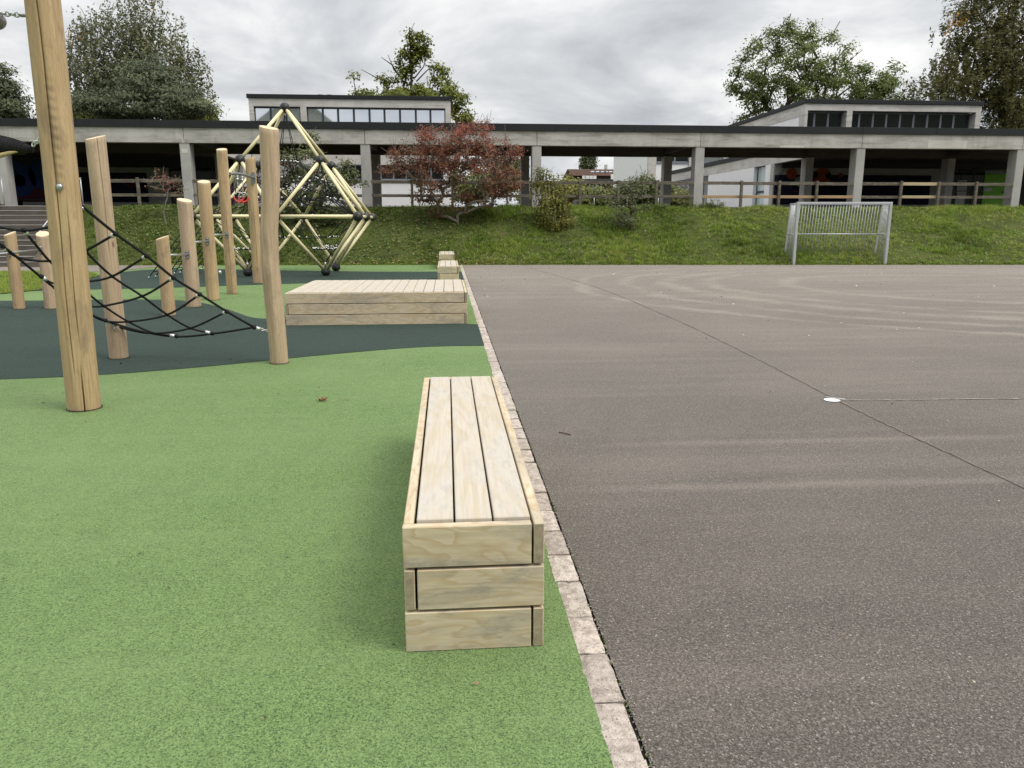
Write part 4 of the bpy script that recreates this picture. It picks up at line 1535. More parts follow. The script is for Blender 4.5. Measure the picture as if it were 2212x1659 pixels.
for sx in (0.0, GW - 0.045):
    gobj('back_post', MB().add([(x, bk(z) + dy, z) for z in (0.0, GHt - 0.03) for dy in (0, 0.05) for x in (sx, sx + 0.045)], [(0, 2, 3, 1), (4, 5, 7, 6), (0, 1, 5, 4), (1, 3, 7, 5), (3, 2, 6, 7), (2, 0, 4, 6)]))
    for z in (0.03, 0.99, GHt - 0.05):
        gobj('side_rail', MB().tube([(sx + 0.022, 0.12, z), (sx + 0.022, bk(z), z)], 0.018, 8))
    for k in range(1, 7):
        f = k / 7
        gobj('side_bar', MB().tube([(sx + 0.022, bk(0.03, f), 0.03), (sx + 0.022, bk(GHt - 0.05, f), GHt - 0.05)], 0.0095, 6))
for z in (0.03, 0.99, GHt - 0.05):
    gobj('back_rail', MB().tube([(0.046, bk(z) + 0.02, z), (GW - 0.046, bk(z) + 0.02, z)], 0.02, 8))
for k in range(1, 31):
    x = 0.045 + (GW - 0.09) * k / 31
    gobj('back_bar', MB().tube([(x, bk(0.03) + 0.02, 0.03), (x, bk(GHt - .05) + 0.02, GHt - .05)], 0.0095, 6))

# ------------------------------------------------------------------ terrace, covered walk
terr = obj('terrace', MB().bbox(-60, 60, 29.55, 60, TER_Z - 0.20, TER_Z + 0.03, 0.01), 'step', kind='structure')
CX = [-22.35, -15.90, -9.44, -2.95, 3.45, 9.76, 16.20, 22.85, 29.3]
Z_BB, Z_BT, Z_RT = 4.205, 4.733, 4.975
walk = thing('covered_walk', 'long concrete covered walk with dark flat roof on square columns', 'building', (0, YF, TER_Z))
for i in range(len(CX) - 1):
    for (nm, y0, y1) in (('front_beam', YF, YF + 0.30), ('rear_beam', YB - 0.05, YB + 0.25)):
        obj(nm, MB().bbox(CX[i] + 0.008 - (0.09 if i == 0 else 0), CX[i + 1] - 0.008, y0, y1, Z_BB, Z_BT, 0.008), 'concrete' if nm == 'front_beam' else 'concrete_shaded', walk)
for x in CX:
    for (y0, y1) in ((YF + 0.02, YF + 0.52), (YB - 0.27, YB + 0.23)):
        obj('column', MB().bbox(x - 0.175, x + 0.175, y0, y1, TER_Z - 0.05, Z_BB - 0.002, 0.012), 'concrete_col', walk)
    obj('cross_beam', MB().box(x - 0.13, x + 0.13, YF + 0.31, YB - 0.06, Z_BB + 0.12, Z_BT), 'concrete_shaded', walk)
obj('roof_slab', MB().box(CX[0] - 0.3, CX[-1] + .3, YF + 0.31, YB - 0.06, Z_BT - 0.10, Z_BT - 0.003), 'concrete_shaded', walk)
rf = obj('roof', MB().box(CX[0] - 0.5, CX[-1] + .5, YF - 0.03, YB + 0.30, Z_BT + 0.004, Z_RT), 'fascia', walk)
xf = CX[0] - 0.5
while xf < CX[-1]:
    obj('fascia_panel', MB().bbox(xf + 0.004, xf + 2.996, YF - 0.05, YF - 0.032, Z_BT - 0.006, Z_RT + 0.01, 0.003), 'fascia', rf)
    xf += 3.0
# repair patches on the beam
for (x, w, z0, z1) in ((12.9, 0.95, Z_BB + .003, Z_BB + 0.075), (18.9, 1.6, Z_BB + .02, Z_BB + 0.33), (-9.52, 0.10, Z_BB + .003, Z_BB + .13)):
    obj('repair_patch', MB().box(x, x + w, YF - 0.003, YF + 0.01, z0, z1), 'concrete_pale', walk)
obj('repair_patch', MB().box(-9.55, -9.33, YF + 0.015, YF + 0.03, 3.85, 3.99), 'concrete_pale', walk)


# fence between the columns
def fence(label, x0, x1, nseg, new=()):
    t = thing('wooden_fence', label, 'fence', ((x0 + x1) / 2, YF, TER_Z), 'two-rail wooden fences between the columns')
    xs_ = np.linspace(x0, x1, nseg + 1)
    for i, x in enumerate(xs_[1:-1]):
        obj('post', MB().bbox(x - 0.048, x + 0.048, YF - 0.07, YF + 0.02, TER_Z - 0.12, 2.955 + random.uniform(-.01, .02), .006), 'fence_old', t)
    for r_, (z0, z1) in enumerate(((2.805, 2.925), (2.305, 2.412))):
        for i in range(nseg):
            m_ = 'fence_old'
            for (ri, si, mm_) in new:
                if ri == r_ and si == i:
                    m_ = mm_
            dz = random.uniform(-0.008, 0.008)
            obj('rail', MB().bbox(xs_[i] + 0.003, xs_[i + 1] - 0.003, YF + 0.022, YF + 0.075, z0 + dz, z1 + dz, .006), m_, t, centre=True)
    return t


fence('weathered two-rail fence right of the concrete stairs', -12.75, -9.62, 2)
fence('weathered two-rail fence behind the climbing frame', -9.26, -3.13, 4)
fence('weathered two-rail fence behind the red autumn shrub', -2.77, 3.27, 4)
fence('weathered two-rail fence behind the yellow-green shrub', 3.63, 9.58, 4)
fence('two-rail fence with a new orange lower rail, left of goal', 9.94, 16.02, 4, [(1, i, 'fence_new') for i in range(4)])
fence('two-rail fence with one fresh pale section, right of goal', 16.38, 22.67, 4, [(0, 1, 'fence_fresh'), (1, 1, 'fence_fresh')])

# stairs at the left
stairs = thing('stairs', 'wide concrete stairs rising beside the bank at the left', 'stairs', (-14.4, 25.7, 0))
NS = 12
rs, tread = (TER_Z + 0.03) / NS, 0.315
for k in range(NS):
    y0 = 25.68 + k * tread
    obj('step', MB().bbox(-15.72, -12.98, y0, 29.60, k * rs, (k + 1) * rs - 0.0, 0.010) if k == 0 else MB().bbox(-15.72 + .001 * (k % 2), -12.98 - .001 * (k % 2), y0, 29.60 + .002 * k, k * rs - 0.02, (k + 1) * rs, 0.010), 'step', stairs)
    obj('nosing', MB().box(-15.70, -13.0, y0 - 0.004, y0 + 0.035, (k + 1) * rs - 0.012, (k + 1) * rs + 0.003), 'concrete_pale', stairs)
for x in (-15.95, -12.96):
    vs = []
    for xx in (x, x + 0.2):
        vs += [(xx, 25.4, -0.05), (xx, 25.4, 0.16), (xx, 29.1, TER_Z + 0.10), (xx, 29.7, TER_Z + 0.10), (xx, 29.7, -0.05)]
    obj('cheek_wall', MB().add(vs, [(0, 1, 2, 3, 4), (9, 8, 7, 6, 5)] + [(i, i + 5, (i + 1) % 5 + 5, (i + 1) % 5) for i in range(5)]), 'step', stairs)
for x in (-15.55, -12.88):
    hr = [(x, 25.9, 0.02), (x, 25.9, 1.0), (x, 29.3, 2.92), (x, 29.3, TER_Z + 0.02)]
    obj('handrail', MB().tube(hr[:2], 0.022, 8).tube(hr[1:3], 0.022, 8).tube(hr[2:], 0.022, 8), 'galv', stairs)


# ------------------------------------------------------------------ school buildings
def window_row(parent, x0, x1, ny_, z0, z1, splits, glass, frame_m, fw=0.05, depth=0.12, name='window'):
    """a band of panes at wall plane y = ny_, set back by depth; splits: mullion x positions"""
    edges = [x0] + list(splits) + [x1]
    for a, c in zip(edges[:-1], edges[1:]):
        w_ = obj(name, MB().box(a, a + fw / 2, ny_ + depth - 0.03, ny_ + depth + 0.03, z0, z1).box(c - fw / 2, c, ny_ + depth - 0.03, ny_ + depth + 0.03, z0, z1).box(a + fw / 2, c - fw / 2, ny_ + depth - 0.03, ny_ + depth + 0.03, z0, z0 + fw * .8).box(a + fw / 2, c - fw / 2, ny_ + depth - 0.03, ny_ + depth + 0.03, z1 - fw * .8, z1), frame_m, parent)
        obj('pane', MB().box(a + fw / 2, c - fw / 2, ny_ + depth, ny_ + depth + 0.01, z0 + fw * .8, z1 - fw * .8), glass, w_)


def X_at(px, Y, py=300):
    return float(P(px, py, Y)[0])


def Z_at(px, py, Y):
    return float(P(px, py, Y)[2])


# pavilion with the raised clerestory behind the frame (front wall at y = 40)
YP = 40.0
pav = thing('school_pavilion', 'two-level concrete and white pavilion with sky-reflecting clerestory, left of centre', 'building', (-4.5, YP, TER_Z))
xl, xr = -9.40, 0.31
zt, zfb = 7.42, 7.235
zw1, zw0 = Z_at(800, 232, YP), 6.02
# upper frame
obj('roof', MB().bbox(xl - 0.08, xr + 0.08, YP - 0.06, 50, zfb, zt, .01), 'fascia', pav)
obj('upper_beam', MB().box(xl, xr, YP, YP + 0.3, zw1, zfb - .002), 'concrete_pale', pav)
xw = [X_at(552, YP), X_at(652, YP), X_at(665, YP), X_at(963, YP)]
for (a, c) in ((xl, xw[0]), (xw[1], xw[2]), (xw[3], xr)):
    obj('pier', MB().box(a, c, YP + .001, YP + 0.3, 4.9, zw1 - .001), 'concrete_pale', pav)
for (a, c) in ((xw[0], xw[1]), (xw[2], xw[3])):
    obj('sill_wall', MB().box(a + .001, c - .001, YP + .01, YP + 0.28, 4.9, zw0), 'concrete_pale', pav)
window_row(pav, xw[0], xw[1], YP, zw0, zw1, [X_at(587, YP), X_at(620, YP)], 'glass_mirror', 'frame_dark', 0.10, 0.16)
mu = [X_at((900 + q / 2.212) / 1.8228, YP) for q in (828, 960, 1097, 1233, 1363, 1498, 1635, 1762)]
window_row(pav, xw[2], xw[3], YP, zw0, zw1, mu, 'glass_mirror', 'frame_dark', 0.10, 0.16)
obj('side_wall', MB().box(xr - 0.25, xr - .002, YP + 0.31, 49.8, TER_Z, zfb - .002), 'plaster', pav)
obj('side_wall', MB().box(xl + .002, xl + 0.25, YP + 0.31, 49.8, TER_Z, zfb - .002), 'plaster', pav)
obj('rear_wall', MB().box(xl + .26, xr - .26, 49.5, 49.8, TER_Z, zfb - .002), 'plaster_grey', pav)
for px in (697, 716):
    x = X_at(px, 42)
    obj('vent', MB().tube([(x, 42, zt - .02), (x, 42, zt + 0.22)], 0.13, 12).tube([(x, 42, zt + 0.22), (x, 42, zt + 0.30)], 0.17, 12), 'fascia', pav)
obj('rooflight', MB().box(-7.9, -7.2, 41, 42, zt, zt + 0.05), 'galv', pav)
# lower storey
zl_top = 4.60
zl1, zl0 = Z_at(850, 356, YP), Z_at(850, 388.5, YP)
obj('lower_beam', MB().box(xl + .002, xr - .002, YP - .002, YP + 0.3, zl1, 4.9), 'concrete_pale', pav)
obj('wall', MB().box(xl + .3, xr - .003, YP + .02, YP + 0.28, TER_Z, zl0 - 0.10), 'plaster', pav)
obj('window_sill', MB().box(xl + .3, xr - .4, YP - .03, YP + 0.1, zl0 - 0.10, zl0 - .003), 'galv', pav)
px_l = [(737, 785), (823, 957)]
a0, a1, a2, a3 = X_at(737, YP), X_at(790, YP), X_at(823, YP), X_at(957, YP)
obj('wall', MB().box(xl + .3, a0 - .002, YP + .02, YP + 0.28, zl0 - .098, zl1 - .002), 'plaster_grey', pav)
obj('wall', MB().box(a3 + .002, xr - .003, YP + .02, YP + 0.28, zl0 - .098, zl1 - .002), 'plaster', pav)
window_row(pav, a0, a3, YP, zl0 - .002, zl1 - .002, list(np.linspace(a0, a3, 9)[1:-1]), 'glass_dark', 'frame_grey', 0.07, 0.10)
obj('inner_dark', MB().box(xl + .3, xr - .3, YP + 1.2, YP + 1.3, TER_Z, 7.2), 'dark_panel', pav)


def wing(name, label, xa, xb, ya, yb, side):
    """single-storey wing with deep porch; side = x of the wall facing the gap"""
    t = thing(name, label, 'building', ((xa + xb) / 2, ya, TER_Z))
    obj('roof', MB().box(xa - (.05 if side == xa else 0), xb + (.05 if side == xb else 0), ya + .31, yb + .05, Z_BT + .004, Z_RT - .002), 'fascia', t)
    obj('ceiling', MB().box(xa + .3, xb - .3, ya + .26, yb - .3, Z_BB + 0.10, Z_BB + 0.2), 'concrete_shaded', t)
    sg = 1 if side == xa else -1
    x0, x1 = sorted((side, side + sg * 0.25))
    yq = ya + .262
    k = 0
    while yq < yb:
        y2 = min(yq + 3.1, yb)
        obj('edge_beam', MB().bbox(x0, x1, yq + .004, y2 - .004, Z_BB, Z_BT, .004), 'concrete_pale', t)
        yq = y2
    return t, x0, x1, sg


YM = 38.2
rw, rx0, rx1, sg = wing('school_wing', 'right school wing with raised dark clerestory and painted porch wall', 16.20, 36.0, YB, 57.0, 16.20)
# side wall facing the gap
d0, d1 = 39.25, 40.75
obj('side_wall', MB().box(rx0 + .004, rx1, d1, 48.0, TER_Z, Z_BB - .002), 'plaster', rw)
obj('side_wall', MB().box(rx0 + .004, rx1, YM + .42, d0, TER_Z, Z_BB - .002), 'plaster', rw)
obj('corner_pier', MB().box(rx0 + .002, rx0 + .40, YM, YM + .40, TER_Z, Z_BB - .002), 'concrete_col', rw)
gd = obj('glass_door', MB().box(rx1 - .06, rx1 - .0, d0 + .002, d0 + .10, TER_Z, Z_BB - .01).box(rx1 - .06, rx1 - .0, d1 - .10, d1 - .002, TER_Z, Z_BB - .01).box(rx1 - .06, rx1, d0 + .1, d1 - .1, 2.86, 2.98), 'frame_dark', rw)
obj('pane', MB().box(rx1 - .04, rx1 - .02, d0 + .10, d1 - .10, TER_Z + .02, 2.86), 'glass_pale', gd)
obj('pane', MB().box(rx1 - .04, rx1 - .02, d0 + .10, d1 - .10, 2.98, Z_BB - .02), 'glass_pale', gd)
for k in range(9):
    ya = 48.05 + k * 0.98
    w_ = obj('window', MB().box(rx0 + .06, rx0 + .14, ya, ya + .05, TER_Z, Z_BB - .3).box(rx0 + .06, rx0 + .14, ya + .05, ya + .98, 2.86, 2.93), 'frame_grey', rw)
    obj('pane', MB().box(rx0 + .09, rx0 + .11, ya + .05, ya + .975, TER_Z + .02, 2.855), 'glass_dark', w_)
    obj('pane', MB().box(rx0 + .09, rx0 + .11, ya + .05, ya + .975, 2.935, Z_BB - .3), 'glass_dark', w_)
obj('window_head', MB().box(rx0 + .05, rx0 + .15, 48.0, 57, Z_BB - .3, Z_BB - .002), 'frame_dark', rw)
obj('rear_wall', MB().box(rx1 + .01, 36, 56.7, 57, TER_Z, Z_BB), 'plaster_grey', rw)
xm2 = X_at(2046, YM)
obj('porch_wall', MB().box(rx0 + .41, xm2, YM + .02, YM + .3, TER_Z, Z_BB - 0.20), 'plaster_grey', rw)
obj('porch_lintel', MB().box(rx0 + .41, 36, YM - .03, YM + .3, Z_BB - 0.198, Z_BB + .09), 'dark_panel', rw)
obj('porch_side_wall', MB().box(xm2 + .002, xm2 + .2, YM + .02, YM + 4.0, TER_Z, Z_BB - .2), 'dark_panel', rw)
# glazed entrance to the right of the painted wall
YE = 40.6
ex = [xm2 + .21, X_at(2086, YE), X_at(2113, YE), X_at(2136, YE), X_at(2186, YE), 30.0]
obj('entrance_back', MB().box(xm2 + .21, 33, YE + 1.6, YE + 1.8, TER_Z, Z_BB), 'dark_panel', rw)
for a, c in zip(ex[:-1], ex[1:]):
    if abs(a - ex[3]) < 1e-6:
        dr = obj('door', MB().bbox(a + .04, c - .04, YE, YE + .05, TER_Z + .02, 3.92, .006), 'green_door', rw)
        obj('sign', MB().box(a + .08, a + .55, YE - .012, YE - .002, 3.02, 3.20), 'steel_dark', dr)
        obj('transom', MB().box(a + .04, c - .04, YE + .01, YE + .03, 3.93, 4.10), 'glass_pale', dr)
    else:
        w_ = obj('glazing_frame', MB().box(a, a + .05, YE, YE + .06, TER_Z, 4.05).box(a + .05, c, YE, YE + .06, 4.0, 4.05).box(a + .05, c, YE, YE + .06, 2.95, 3.0), 'frame_dark', rw)
        obj('pane', MB().box(a + .05, c, YE + .02, YE + .03, TER_Z, 2.95), 'glass_dark', w_)
        obj('pane', MB().box(a + .05, c, YE + .02, YE + .03, 3.0, 4.0), 'glass_dark', w_)
for (px0, px1, py0, py1) in ((2066, 2090, 396, 412), (2066, 2088, 414, 424), (2062, 2084, 428, 441), (2068, 2089, 389, 394)):
    q0, q1 = P(px0, py1, YE - .03), P(px1, py0, YE - .03)
    obj('notice', MB().box(q0[0], q1[0], YE - .03, YE - .022, q0[2], q1[2]), 'paper', rw)
# upper clerestory of the right wing
YU = 35.9
zt2, zb2 = 6.90, 6.715
ul, ur = X_at(1735, YU), X_at(2113, YU)
obj('upper_roof', MB().bbox(ul - .06, ur + .06, YU - .06, 46.5, zb2, zt2, .01), 'fascia', rw)
uz1, uz0 = Z_at(1900, 240, YU), 5.02
obj('upper_beam', MB().box(ul, ur, YU, YU + .3, uz1, zb2 - .002), 'concrete_pale', rw)
uw = [X_at(1741, YU), X_at(1825, YU), X_at(1837, YU), X_at(2102, YU)]
for (a, c) in ((ul, uw[0]), (uw[1], uw[2]), (uw[3], ur)):
    obj('pier', MB().box(a, c, YU + .001, YU + .6, 4.98, uz1 - .001), 'concrete_pale', rw)
window_row(rw, uw[0], uw[1], YU, uz0, uz1, [X_at((2700 + q * .603) / 1.8228, YU) for q in (855, 945)], 'glass_dark', 'frame_grey', 0.09, 0.42)
window_row(rw, uw[2], uw[3], YU, uz0, uz1, [X_at((2700 + q * .603) / 1.8228, YU) for q in (1150, 1240, 1328, 1418, 1507, 1597, 1685, 1770)], 'glass_dark', 'frame_grey', 0.09, 0.42)
obj('upper_side_band', MB().box(ul + .002, ul + .25, YU + .31, 46.4, 6.22, zb2 - .002), 'concrete_pale', rw)
obj('upper_side_wall', MB().box(ul + .02, ul + .25, YU + .61, 46.4, 4.98, 6.218), 'plaster', rw)
obj('upper_side_wall', MB().box(ur - .25, ur - .002, YU + .61, 46.4, 4.98, zb2 - .002), 'plaster', rw)
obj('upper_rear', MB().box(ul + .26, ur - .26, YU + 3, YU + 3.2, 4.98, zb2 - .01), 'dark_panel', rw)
for px in (1787, 1805):
    x = X_at(px, 41)
    obj('vent', MB().tube([(x, 41, zt2 - .02), (x, 41, zt2 + 0.2)], 0.13, 12), 'fascia', rw)

# left wing
lw, lx0, lx1, sg = wing('school_wing', 'left school wing in deep shade with painted panel by the stairs', -45.0, -9.44, YB, 50.0, -9.44)
obj('side_wall', MB().box(lx0, lx1 - .004, YM + .42, 50, TER_Z, Z_BB - .002), 'plaster_grey', lw)
obj('corner_pier', MB().box(lx1 - .40, lx1 - .002, YM, YM + .40, TER_Z, Z_BB - .002), 'concrete_col', lw)
xg0, xg1 = X_at(357, YM), X_at(430, YM)
obj('porch_wall', MB().box(-45, xg0, YM + .02, YM + .3, TER_Z, Z_BB - .35), 'plaster_grey', lw)
obj('porch_lintel', MB().box(-45, lx1 - .41, YM - .03, YM + .3, Z_BB - .348, Z_BB + .09), 'dark_panel', lw)
w_ = obj('glazing_frame', MB().box(xg0 + .002, xg0 + .06, YM + .1, YM + .18, TER_Z, 3.84).box(-10.9, -10.84, YM + .1, YM + .18, TER_Z, 3.84), 'frame_dark', lw)
obj('pane', MB().box(xg0 + .06, -10.9, YM + .13, YM + .14, TER_Z, 3.84), 'glass_dark', w_)
obj('pane', MB().box(-10.84, lx1 - .41, YM + .13, YM + .14, TER_Z, 3.84), 'glass_dark', w_)
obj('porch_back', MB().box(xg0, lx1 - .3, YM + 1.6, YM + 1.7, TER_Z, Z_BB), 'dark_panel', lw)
# coloured door leaves low between the columns
for (px, m_, w) in ((478, 'm_teal', .22), (487, 'm_violet', .22), (517, 'm_orange', .55)):
    x = X_at(px, 36.5)
    o = obj('painted_board', MB().bbox(x, x + w, 36.5, 36.55, TER_Z + .03, 2.95, .01), m_, lw)

# murals
mu1 = thing('mural', 'dark mural of planets on the right porch wall', 'mural', (X_at(1671, YM), YM - .02, 2.6))
q0, q1 = P(1671, 425, YM - .03), P(2014, 361, YM - .03)
z0m, z1m = 2.25, 3.68
obj('panel', MB().box(q0[0], q1[0], YM - .03, YM + .018, z0m, z1m), 'navy', mu1)


def mdisc(px, py, r, m_, parent, Y):
    q = P(px, py, Y)
    obj('planet', MB().disc((q[0], Y, q[2]), r, (1, 0, 0), (0, 0, 1), 26, 0.004), m_, parent)


ym = YM - .034
mdisc(1776, 382, 0.44, 'm_orange', mu1, ym)
mdisc(1710, 375, 0.27, 'm_orange', mu1, ym)
mdisc(1760, 377, 0.16, 'm_teal', mu1, ym)
mdisc(1790, 380, 0.15, 'm_teal', mu1, ym)
mdisc(1816, 379, 0.12, 'm_pink', mu1, ym)
mdisc(1726, 392, 0.24, 'm_white', mu1, ym)
for (c0, rad_, a0, a1, m_) in (((1712, 400), 0.9, 1.9, 4.3, 'm_violet'), ((1726, 392), 0.5, 3.5, 5.2, 'm_pink')):
    q = P(*c0, ym - .004)
    obj('painted_arc', MB().torus((q[0], ym - .004, q[2]), rad_, 0.012, (1, 0, 0), (0, 0, 1), 24, 5, a0, a1), m_, mu1)
mu2 = thing('mural', 'dark red and blue mural on the left porch wall above the stairs', 'mural', (X_at(150, YM), YM - .02, 2.6))
q0, q1 = X_at(-60, YM - .03), X_at(308, YM - .03)
obj('panel', MB().box(q0, X_at(120, YM), YM - .03, YM + .018, 2.30, 3.62), 'm_red', mu2)
obj('panel', MB().box(X_at(120, YM) + .002, q1, YM - .03, YM + .018, 2.30, 3.62), 'navy', mu2)
mdisc(38, 386, 0.80, 'm_blue', mu2, ym)
mdisc(96, 378, 0.70, 'm_blue', mu2, ym)
mdisc(42, 390, 0.27, 'm_pink', mu2, ym)
mdisc(280, 392, 0.3, 'm_red', mu2, ym)
bench_d = thing('porch_bench', 'low dark bench against the wall above the stairs', 'bench', (X_at(55, 36.8), 36.8, TER_Z + .03))
bx = X_at(16, 36.8)
obj('seat', MB().bbox(bx, bx + 1.75, 36.6, 37.05, 2.32, 2.38, .01), 'dark_panel', bench_d)
obj('support', MB().box(bx + .1, bx + .2, 36.65, 37.0, TER_Z + .03, 2.318), 'dark_panel', bench_d)
obj('support', MB().box(bx + 1.5, bx + 1.6, 36.65, 37.0, TER_Z + .03, 2.318), 'dark_panel', bench_d)

# far pavilion seen through the gap
YQ = 62.0
fpv = thing('school_pavilion', 'far white pavilion seen through the gap under the walk', 'building', (X_at(1420, YQ), YQ, TER_Z))
fx = [X_at(p_, YQ) for p_ in (1402, 1402, 1419, 1490, 1506, 1600)]
zq = 7.8
obj('pier', MB().box(fx[1] + .002, fx[2], YQ - .08, YQ + .3, TER_Z - .3, zq), 'concrete_pale', fpv)
zs0, zs1 = Z_at(1450, 351, YQ), Z_at(1450, 334, YQ)
obj('wall', MB().box(fx[2] + .002, fx[3], YQ + .02, YQ + .3, TER_Z - .3, zs0 - .1), 'plaster', fpv)
obj('window_sill', MB().box(fx[2] + .002, fx[5], YQ - .04, YQ + .1, zs0 - .098, zs0 - .003), 'frame_grey', fpv)
obj('pier', MB().box(fx[3] + .002, fx[4], YQ - .08, YQ + .3, TER_Z - .3, zq), 'concrete_pale', fpv)
obj('wall', MB().box(fx[4] + .002, fx[5], YQ + .02, YQ + .3, TER_Z - .3, zs0 - .1), 'plaster', fpv)
window_row(fpv, fx[2] + .002, fx[3], YQ, zs0, zq - .4, [X_at(1446, YQ), X_at(1460, YQ)], 'glass_dark', 'frame_grey', 0.12, 0.1)
window_row(fpv, fx[4] + .002, fx[5], YQ, zs0, zq - .4, [X_at(1528, YQ), X_at(1560, YQ)], 'glass_mirror', 'frame_grey', 0.12, 0.1)
obj('roof', MB().box(fx[0] - .1, fx[5], YQ - .1, YQ + 13, zq, zq + .3), 'fascia', fpv)
obj('side_wall', MB().box(fx[0] + .002, fx[0] + .3, YQ + .31, YQ + 13, TER_Z - .3, zq - .002), 'plaster', fpv)

# far houses
YH = 110.0
ho = thing('house', 'far dark house with brown tiled roof seen through the gap', 'house', (X_at(1290, YH), YH, TER_Z))
hx0, hx1 = X_at(1245, YH), X_at(1345, YH)
ze, zr = Z_at(1290, 380, YH), Z_at(1290, 361, YH)
obj('wall', MB().box(hx0, hx1, YH, YH + 9, 0, ze - .01), 'house_brown', ho)
r0 = MB().add([(hx0 - .5, YH - .6, ze), (hx1 + .5, YH - .6, ze), (hx1 + .5, YH + 4.5, zr), (hx0 - .5, YH + 4.5, zr), (hx0 - .5, YH + 9.6, ze), (hx1 + .5, YH + 9.6, ze)], [(0, 1, 2, 3), (3, 2, 5, 4), (0, 3, 4), (1, 5, 2), (0, 4, 5, 1)])
ro = obj('roof', r0, 'tile', ho)
obj('chimney', MB().box(X_at(1316, YH), X_at(1320, YH), YH + 2, YH + 3, ze + 1, zr + .5), 'concrete_pale', ro)
for px in (1282, 1293, 1304, 1312, 1322):
    x = X_at(px, YH)
    f = 0.45
    yy, zz = YH - .6 + 5.1 * f, ze + (zr - ze) * f
    obj('skylight', MB().add([(x, yy, zz + .08), (x + .5, yy, zz + .08), (x + .75, yy + .9, zz + .08 + .9 * (zr - ze) / 5.1), (x + .25, yy + .9, zz + .08 + .9 * (zr - ze) / 5.1)], [(0, 1, 2, 3)]), 'glass_mirror', ro)
obj('dormer', MB().box(X_at(1320, YH) , X_at(1326, YH), YH - .8, YH + 2, Z_at(1320, 388, YH), Z_at(1320, 377, YH)), 'plaster', ro)
YH2 = 85.0
ho2 = thing('house', 'low dark slate house with one white window seen through the gap', 'house', (X_at(1280, YH2), YH2, TER_Z))
hx0, hx1 = X_at(1246, YH2), X_at(1313, YH2)
zr = Z_at(1280, 387, YH2)
obj('wall', MB().box(hx0, hx1, YH2, YH2 + 8, 0, zr - .35), 'house_dark', ho2)
obj('roof', MB().box(hx0 - .4, hx1 + .4, YH2 - .5, YH2 + 8.4, zr - .348, zr), 'house_dark', ho2)
q0, q1 = P(1274, 405, YH2), P(1286, 393, YH2)
w_ = obj('window', MB().box(q0[0] - .12, q1[0] + .2, YH2 - .04, YH2 - .002, q0[2] - .12, q1[2] + .06), 'paper', ho2)
obj('pane', MB().box(q0[0], q1[0], YH2 - .06, YH2 - .042, q0[2], q1[2]), 'glass_dark', w_)
q0, q1 = P(1297, 400, YH2), P(1302, 394, YH2)
obj('window', MB().box(q0[0], q1[0], YH2 - .04, YH2 - .002, q0[2], q1[2]), 'paper', ho2)
for k in range(4):
    x = X_at(1263 + k * 8, YH2)
    obj('terrace_window', MB().box(x, x + .35, YH2 + 1, YH2 + 1.1, zr + .002, zr + .42), 'paper', ho2)

# white concrete play object behind the fence
YS = 32.6
q = [(1236, 447), (1242, 431), (1258, 431), (1254, 447), (1249.5, 447), (1252, 435.5), (1246.5, 434), (1243, 447)]
ps = [P(a, c, YS) for a, c in q]
for p_ in ps:
    p_[2] = max(p_[2], TER_Z + 0.03)
sc_ = thing('white_arch', 'small white slanted concrete arch standing behind the fence', 'sculpture', (float(ps[0][0]), YS, TER_Z + .03))
vs = [tuple(p_) for p_ in ps] + [(p_[0], p_[1] + 0.35, p_[2]) for p_ in ps]
obj('arch', MB().add(vs, [(0, 1, 6, 7), (1, 2, 5, 6), (2, 3, 4, 5), (15, 14, 9, 8), (14, 13, 10, 9), (13, 12, 11, 10)] + [(i, i + 8, (i + 1) % 8 + 8, (i + 1) % 8) for i in range(8)]), 'concrete_pale', sc_)
rl = thing('handrail', 'thin steel garden railing behind the fence under the walk', 'railing', (7.0, 37.0, TER_Z))
obj('rail', MB().tube([(5.2, 37.0, 2.55), (10.2, 37.0, 2.55)], 0.022, 6), 'galv', rl)
for x in (5.4, 7.0, 8.6, 10.1):
    obj('post', MB().tube([(x, 37.0, TER_Z), (x, 37.0, 2.54)], 0.02, 6), 'galv', rl)


# ------------------------------------------------------------------ trees and shrubs
def skeleton(base, trunk_top, clumps, kink=0.12, joint=0.55):
    """connect clump centres to the trunk; returns nodes, parents"""
    base = np.array(base, float)
    top = np.array(trunk_top, float)
    nodes = [base]
    par = [-1]
    nt = 8
    for i in range(1, nt + 1):
        f = i / nt
        q = base * (1 - f) + top * f
        q[:2] += RNG.normal(0, kink * 0.12, 2) * np.linalg.norm(top - base) * 0.25
        nodes.append(q)
        par.append(len(nodes) - 2)
    order = np.argsort(np.linalg.norm(clumps - (base * 0.3 + top * 0.7), axis=1))
    for ci in order:
        c = clumps[ci]
        NA = np.array(nodes)
        d = np.linalg.norm(NA - c, axis=1)
        # prefer attachment points lower than the clump
        cost = d + np.maximum(0, NA[:, 2] - c[2] + 0.25 * d) * 1.6
        cost[0] += 1e3
        j = int(np.argmin(cost))
        L = d[j]
        steps = max(2, int(L / joint))
        prev = j
        p0_ = NA[j]
        for s_ in range(1, steps + 1):
            f = s_ / steps
            q = p0_ * (1 - f) + c * f
            q = q + RNG.normal(0, kink * 0.35, 3) * L / steps * (0 if s_ == steps else 1)
            q[2] += 0.10 * L * math.sin(math.pi * f)
            nodes.append(q)
            par.append(prev)
            prev = len(nodes) - 1
    return nodes, par


